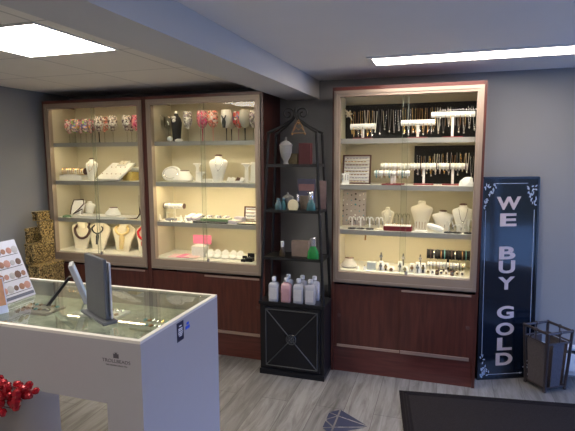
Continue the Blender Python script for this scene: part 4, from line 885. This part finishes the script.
# small easel frame seen edge-on
es=thing('photo_frame','small leaning photo frame seen edge-on behind the grey holder','photo frame',(-1.625,1.895,.95),math.radians(129))
M_=Matrix.Rotation(math.radians(-18),4,'X')
part('frame',B().bev(-.055,.055,0,.020,0,.20,.003,M_),mat('grey_frame',(.36,.36,.37),.4),es)
part('photo',B().box(-.046,.046,-.0015,0,.012,.183,M_),mat('blue_white_photo',(.42,.55,.78),.4,var=.5,scale=25),es)
part('easel_leg',B().add([Vector(q) for q in ((-.018,.07,.125),(.018,.07,.125),(.026,.168,0),(-.026,.168,0),(-.018,.084,.125),(.018,.084,.125),(.026,.186,0),(-.026,.186,0))],[(0,1,2,3),(7,6,5,4),(0,4,5,1),(1,5,6,2),(2,6,7,3),(3,7,4,0)]),BLACKG,es)
# catalogue card of beads
cc=thing('catalogue_card','leaning pale card with rows of jewellery photos on the counter','card',(-1.955,1.80,.95),math.radians(92))
# local x along depth (+y), face towards +x world; tilt back
M_=Matrix.Rotation(math.radians(-22),4,'X')
part('card',B().box(-.11,.105,0,.004,0,.30,M_),mat('pale_card',(.50,.52,.62),.4),cc)
CHM=[mat('copper_print',(.26,.13,.09),.4),mat('brown_photo',(.12,.07,.055),.4),mat('grey_photo',(.35,.35,.38),.4),mat('rose_photo',(.38,.2,.17),.4)]
for r in range(4):
    z=.06+r*.063
    for k in range(6):
        xx=-.092+k*.034+.004*(r%2); part('jewel_photo',B().lathe([(.0001,0),(.014+.003*((k+r)%3),0),(.013,.001)],n=10,M=M_@Matrix.Translation((xx,-.0002,z))@Matrix.Rotation(PI/2,4,'X')),CHM[(k*3+r)%4],cc)
    part('photo_caption',B().box(-.10,.095,-.001,0,z-.024,z-.021,M_),DK,cc)
part('bottom_band',B().box(-.10,.10,-.001,0,.010,.026,M_),mat('slate_band',(.10,.11,.16),.4),cc)
br=thing('brochure_box','small brochure stand with an orange picture at the counter left','brochure',(-1.862,1.585,.95),math.radians(70))
part('box',B().prism([(-.05,0),(.055,0),(.055,.16),(-.05,.16)],0,.035,Matrix.Rotation(math.radians(-14),4,'X')),mat('pale_blue_card',(.50,.58,.80),.5),br)
part('picture',B().box(-.045,.05,-.001,0,.035,.155,Matrix.Rotation(math.radians(-14),4,'X')),mat('orange_portrait',(.55,.28,.16),.5,var=.6,scale=18),br)

# ------------------------------------------------------------------ gold glitter boxes
GL=glitter('gold_glitter',(.06,.04,.012),(.80,.58,.24)); GLD=mat('dark_gold_ribbon',(.08,.05,.02),.4,.5)
def gbox(pa,pb,z0,z1,yc,d,label):
    zm=(z0+z1)/2; x0=max(-3.462,X(pa,zm,yc-d)); x1=X(pb,zm,yc+d)
    s=(x1-x0)/2; t=thing('gold_gift_box',label,'gift box',((x0+x1)/2,yc,z0),0,'glittering gold gift boxes'); h=z1-z0
    part('box',B().bev(-s,s,-d,d,0,h-.025,.004),GL,t); part('lid',B().bev(-s-.003,s+.003,-d-.003,d+.003,h-.025,h,.004),GL,t)
    part('tag',B().prism([(-s*.3,0),(s*.3,0),(0,min(.075,h*.6))],-d-.008,-d-.0035,Matrix.Translation((s*.35,0,h*.15))),GLD,t)
gbox(24,68,0,.45,3.28,.17,'large gold glitter box on the floor, lowest of the stack')
gbox(29,65,.45,.735,3.30,.14,'wide gold glitter box under the middle one, just below the cabinet frame')
gbox(25,55,.735,.915,3.30,.12,'middle gold glitter box spanning the stack')
gbox(25,39,.915,1.045,3.25,.06,'smallest gold glitter box at the left against the wall')
gbox(37.5,54,.915,1.10,3.33,.07,'upright gold glitter box right of the smallest one')
gbox(32,50,1.10,1.18,3.33,.065,'flat gold glitter box, topmost of the stack')

# ------------------------------------------------------------------ red bead spray in a floor vase
vs=thing('floor_vase','tall dark floor vase in front of the counter at the left','vase',(-1.95,1.22,0))
part('body',B().lathe([(.07,0),(.09,.05),(.10,.2),(.07,.42),(.045,.55),(.055,.60),(.045,.60),(.035,.55)],n=24),mat('dark_vase',(.05,.02,.02),.3),vs)
sp=thing('red_bead_spray','glossy red bead spray reaching in front of the counter','spray',(-1.95,1.22,.515))
random.seed(5)
RB=mat('glossy_red_foil',(.34,.010,.018),.16,.35,var=.5,scale=40)
st_=B(); fol=B()
for k,(tx,tz) in enumerate(((.575,.292),(.55,.27),(.50,.27),(.47,.21),(.44,.24),(.42,.19))):
    p=[Vector((0,0,0)),Vector((.08,.01,.22)),Vector((tx*.55,.05,tz+.03)),Vector((tx,.08,tz))]
    st_.tube(p,[.004,.003,.0025,.002],6)
part('stems',st_,mat('dark_red_stem',(.12,.01,.015),.4),sp)
pts=[(.590,.300,.014),(.578,.288,.012),(.566,.284,.009),(.548,.310,.012),(.545,.296,.014),(.545,.283,.011)]
for k in range(46): pts.append((random.uniform(.36,.54),random.uniform(.255,.305),random.uniform(.010,.019)))
for k in range(22): pts.append((random.uniform(.36,.52),random.uniform(.205,.26),random.uniform(.009,.017)))
for x,z,r in pts: fol.ball((x,.08+random.uniform(-.03,.02),z),r,6,random.uniform(.8,1.4))
part('beads',fol,RB,sp,smooth=None)
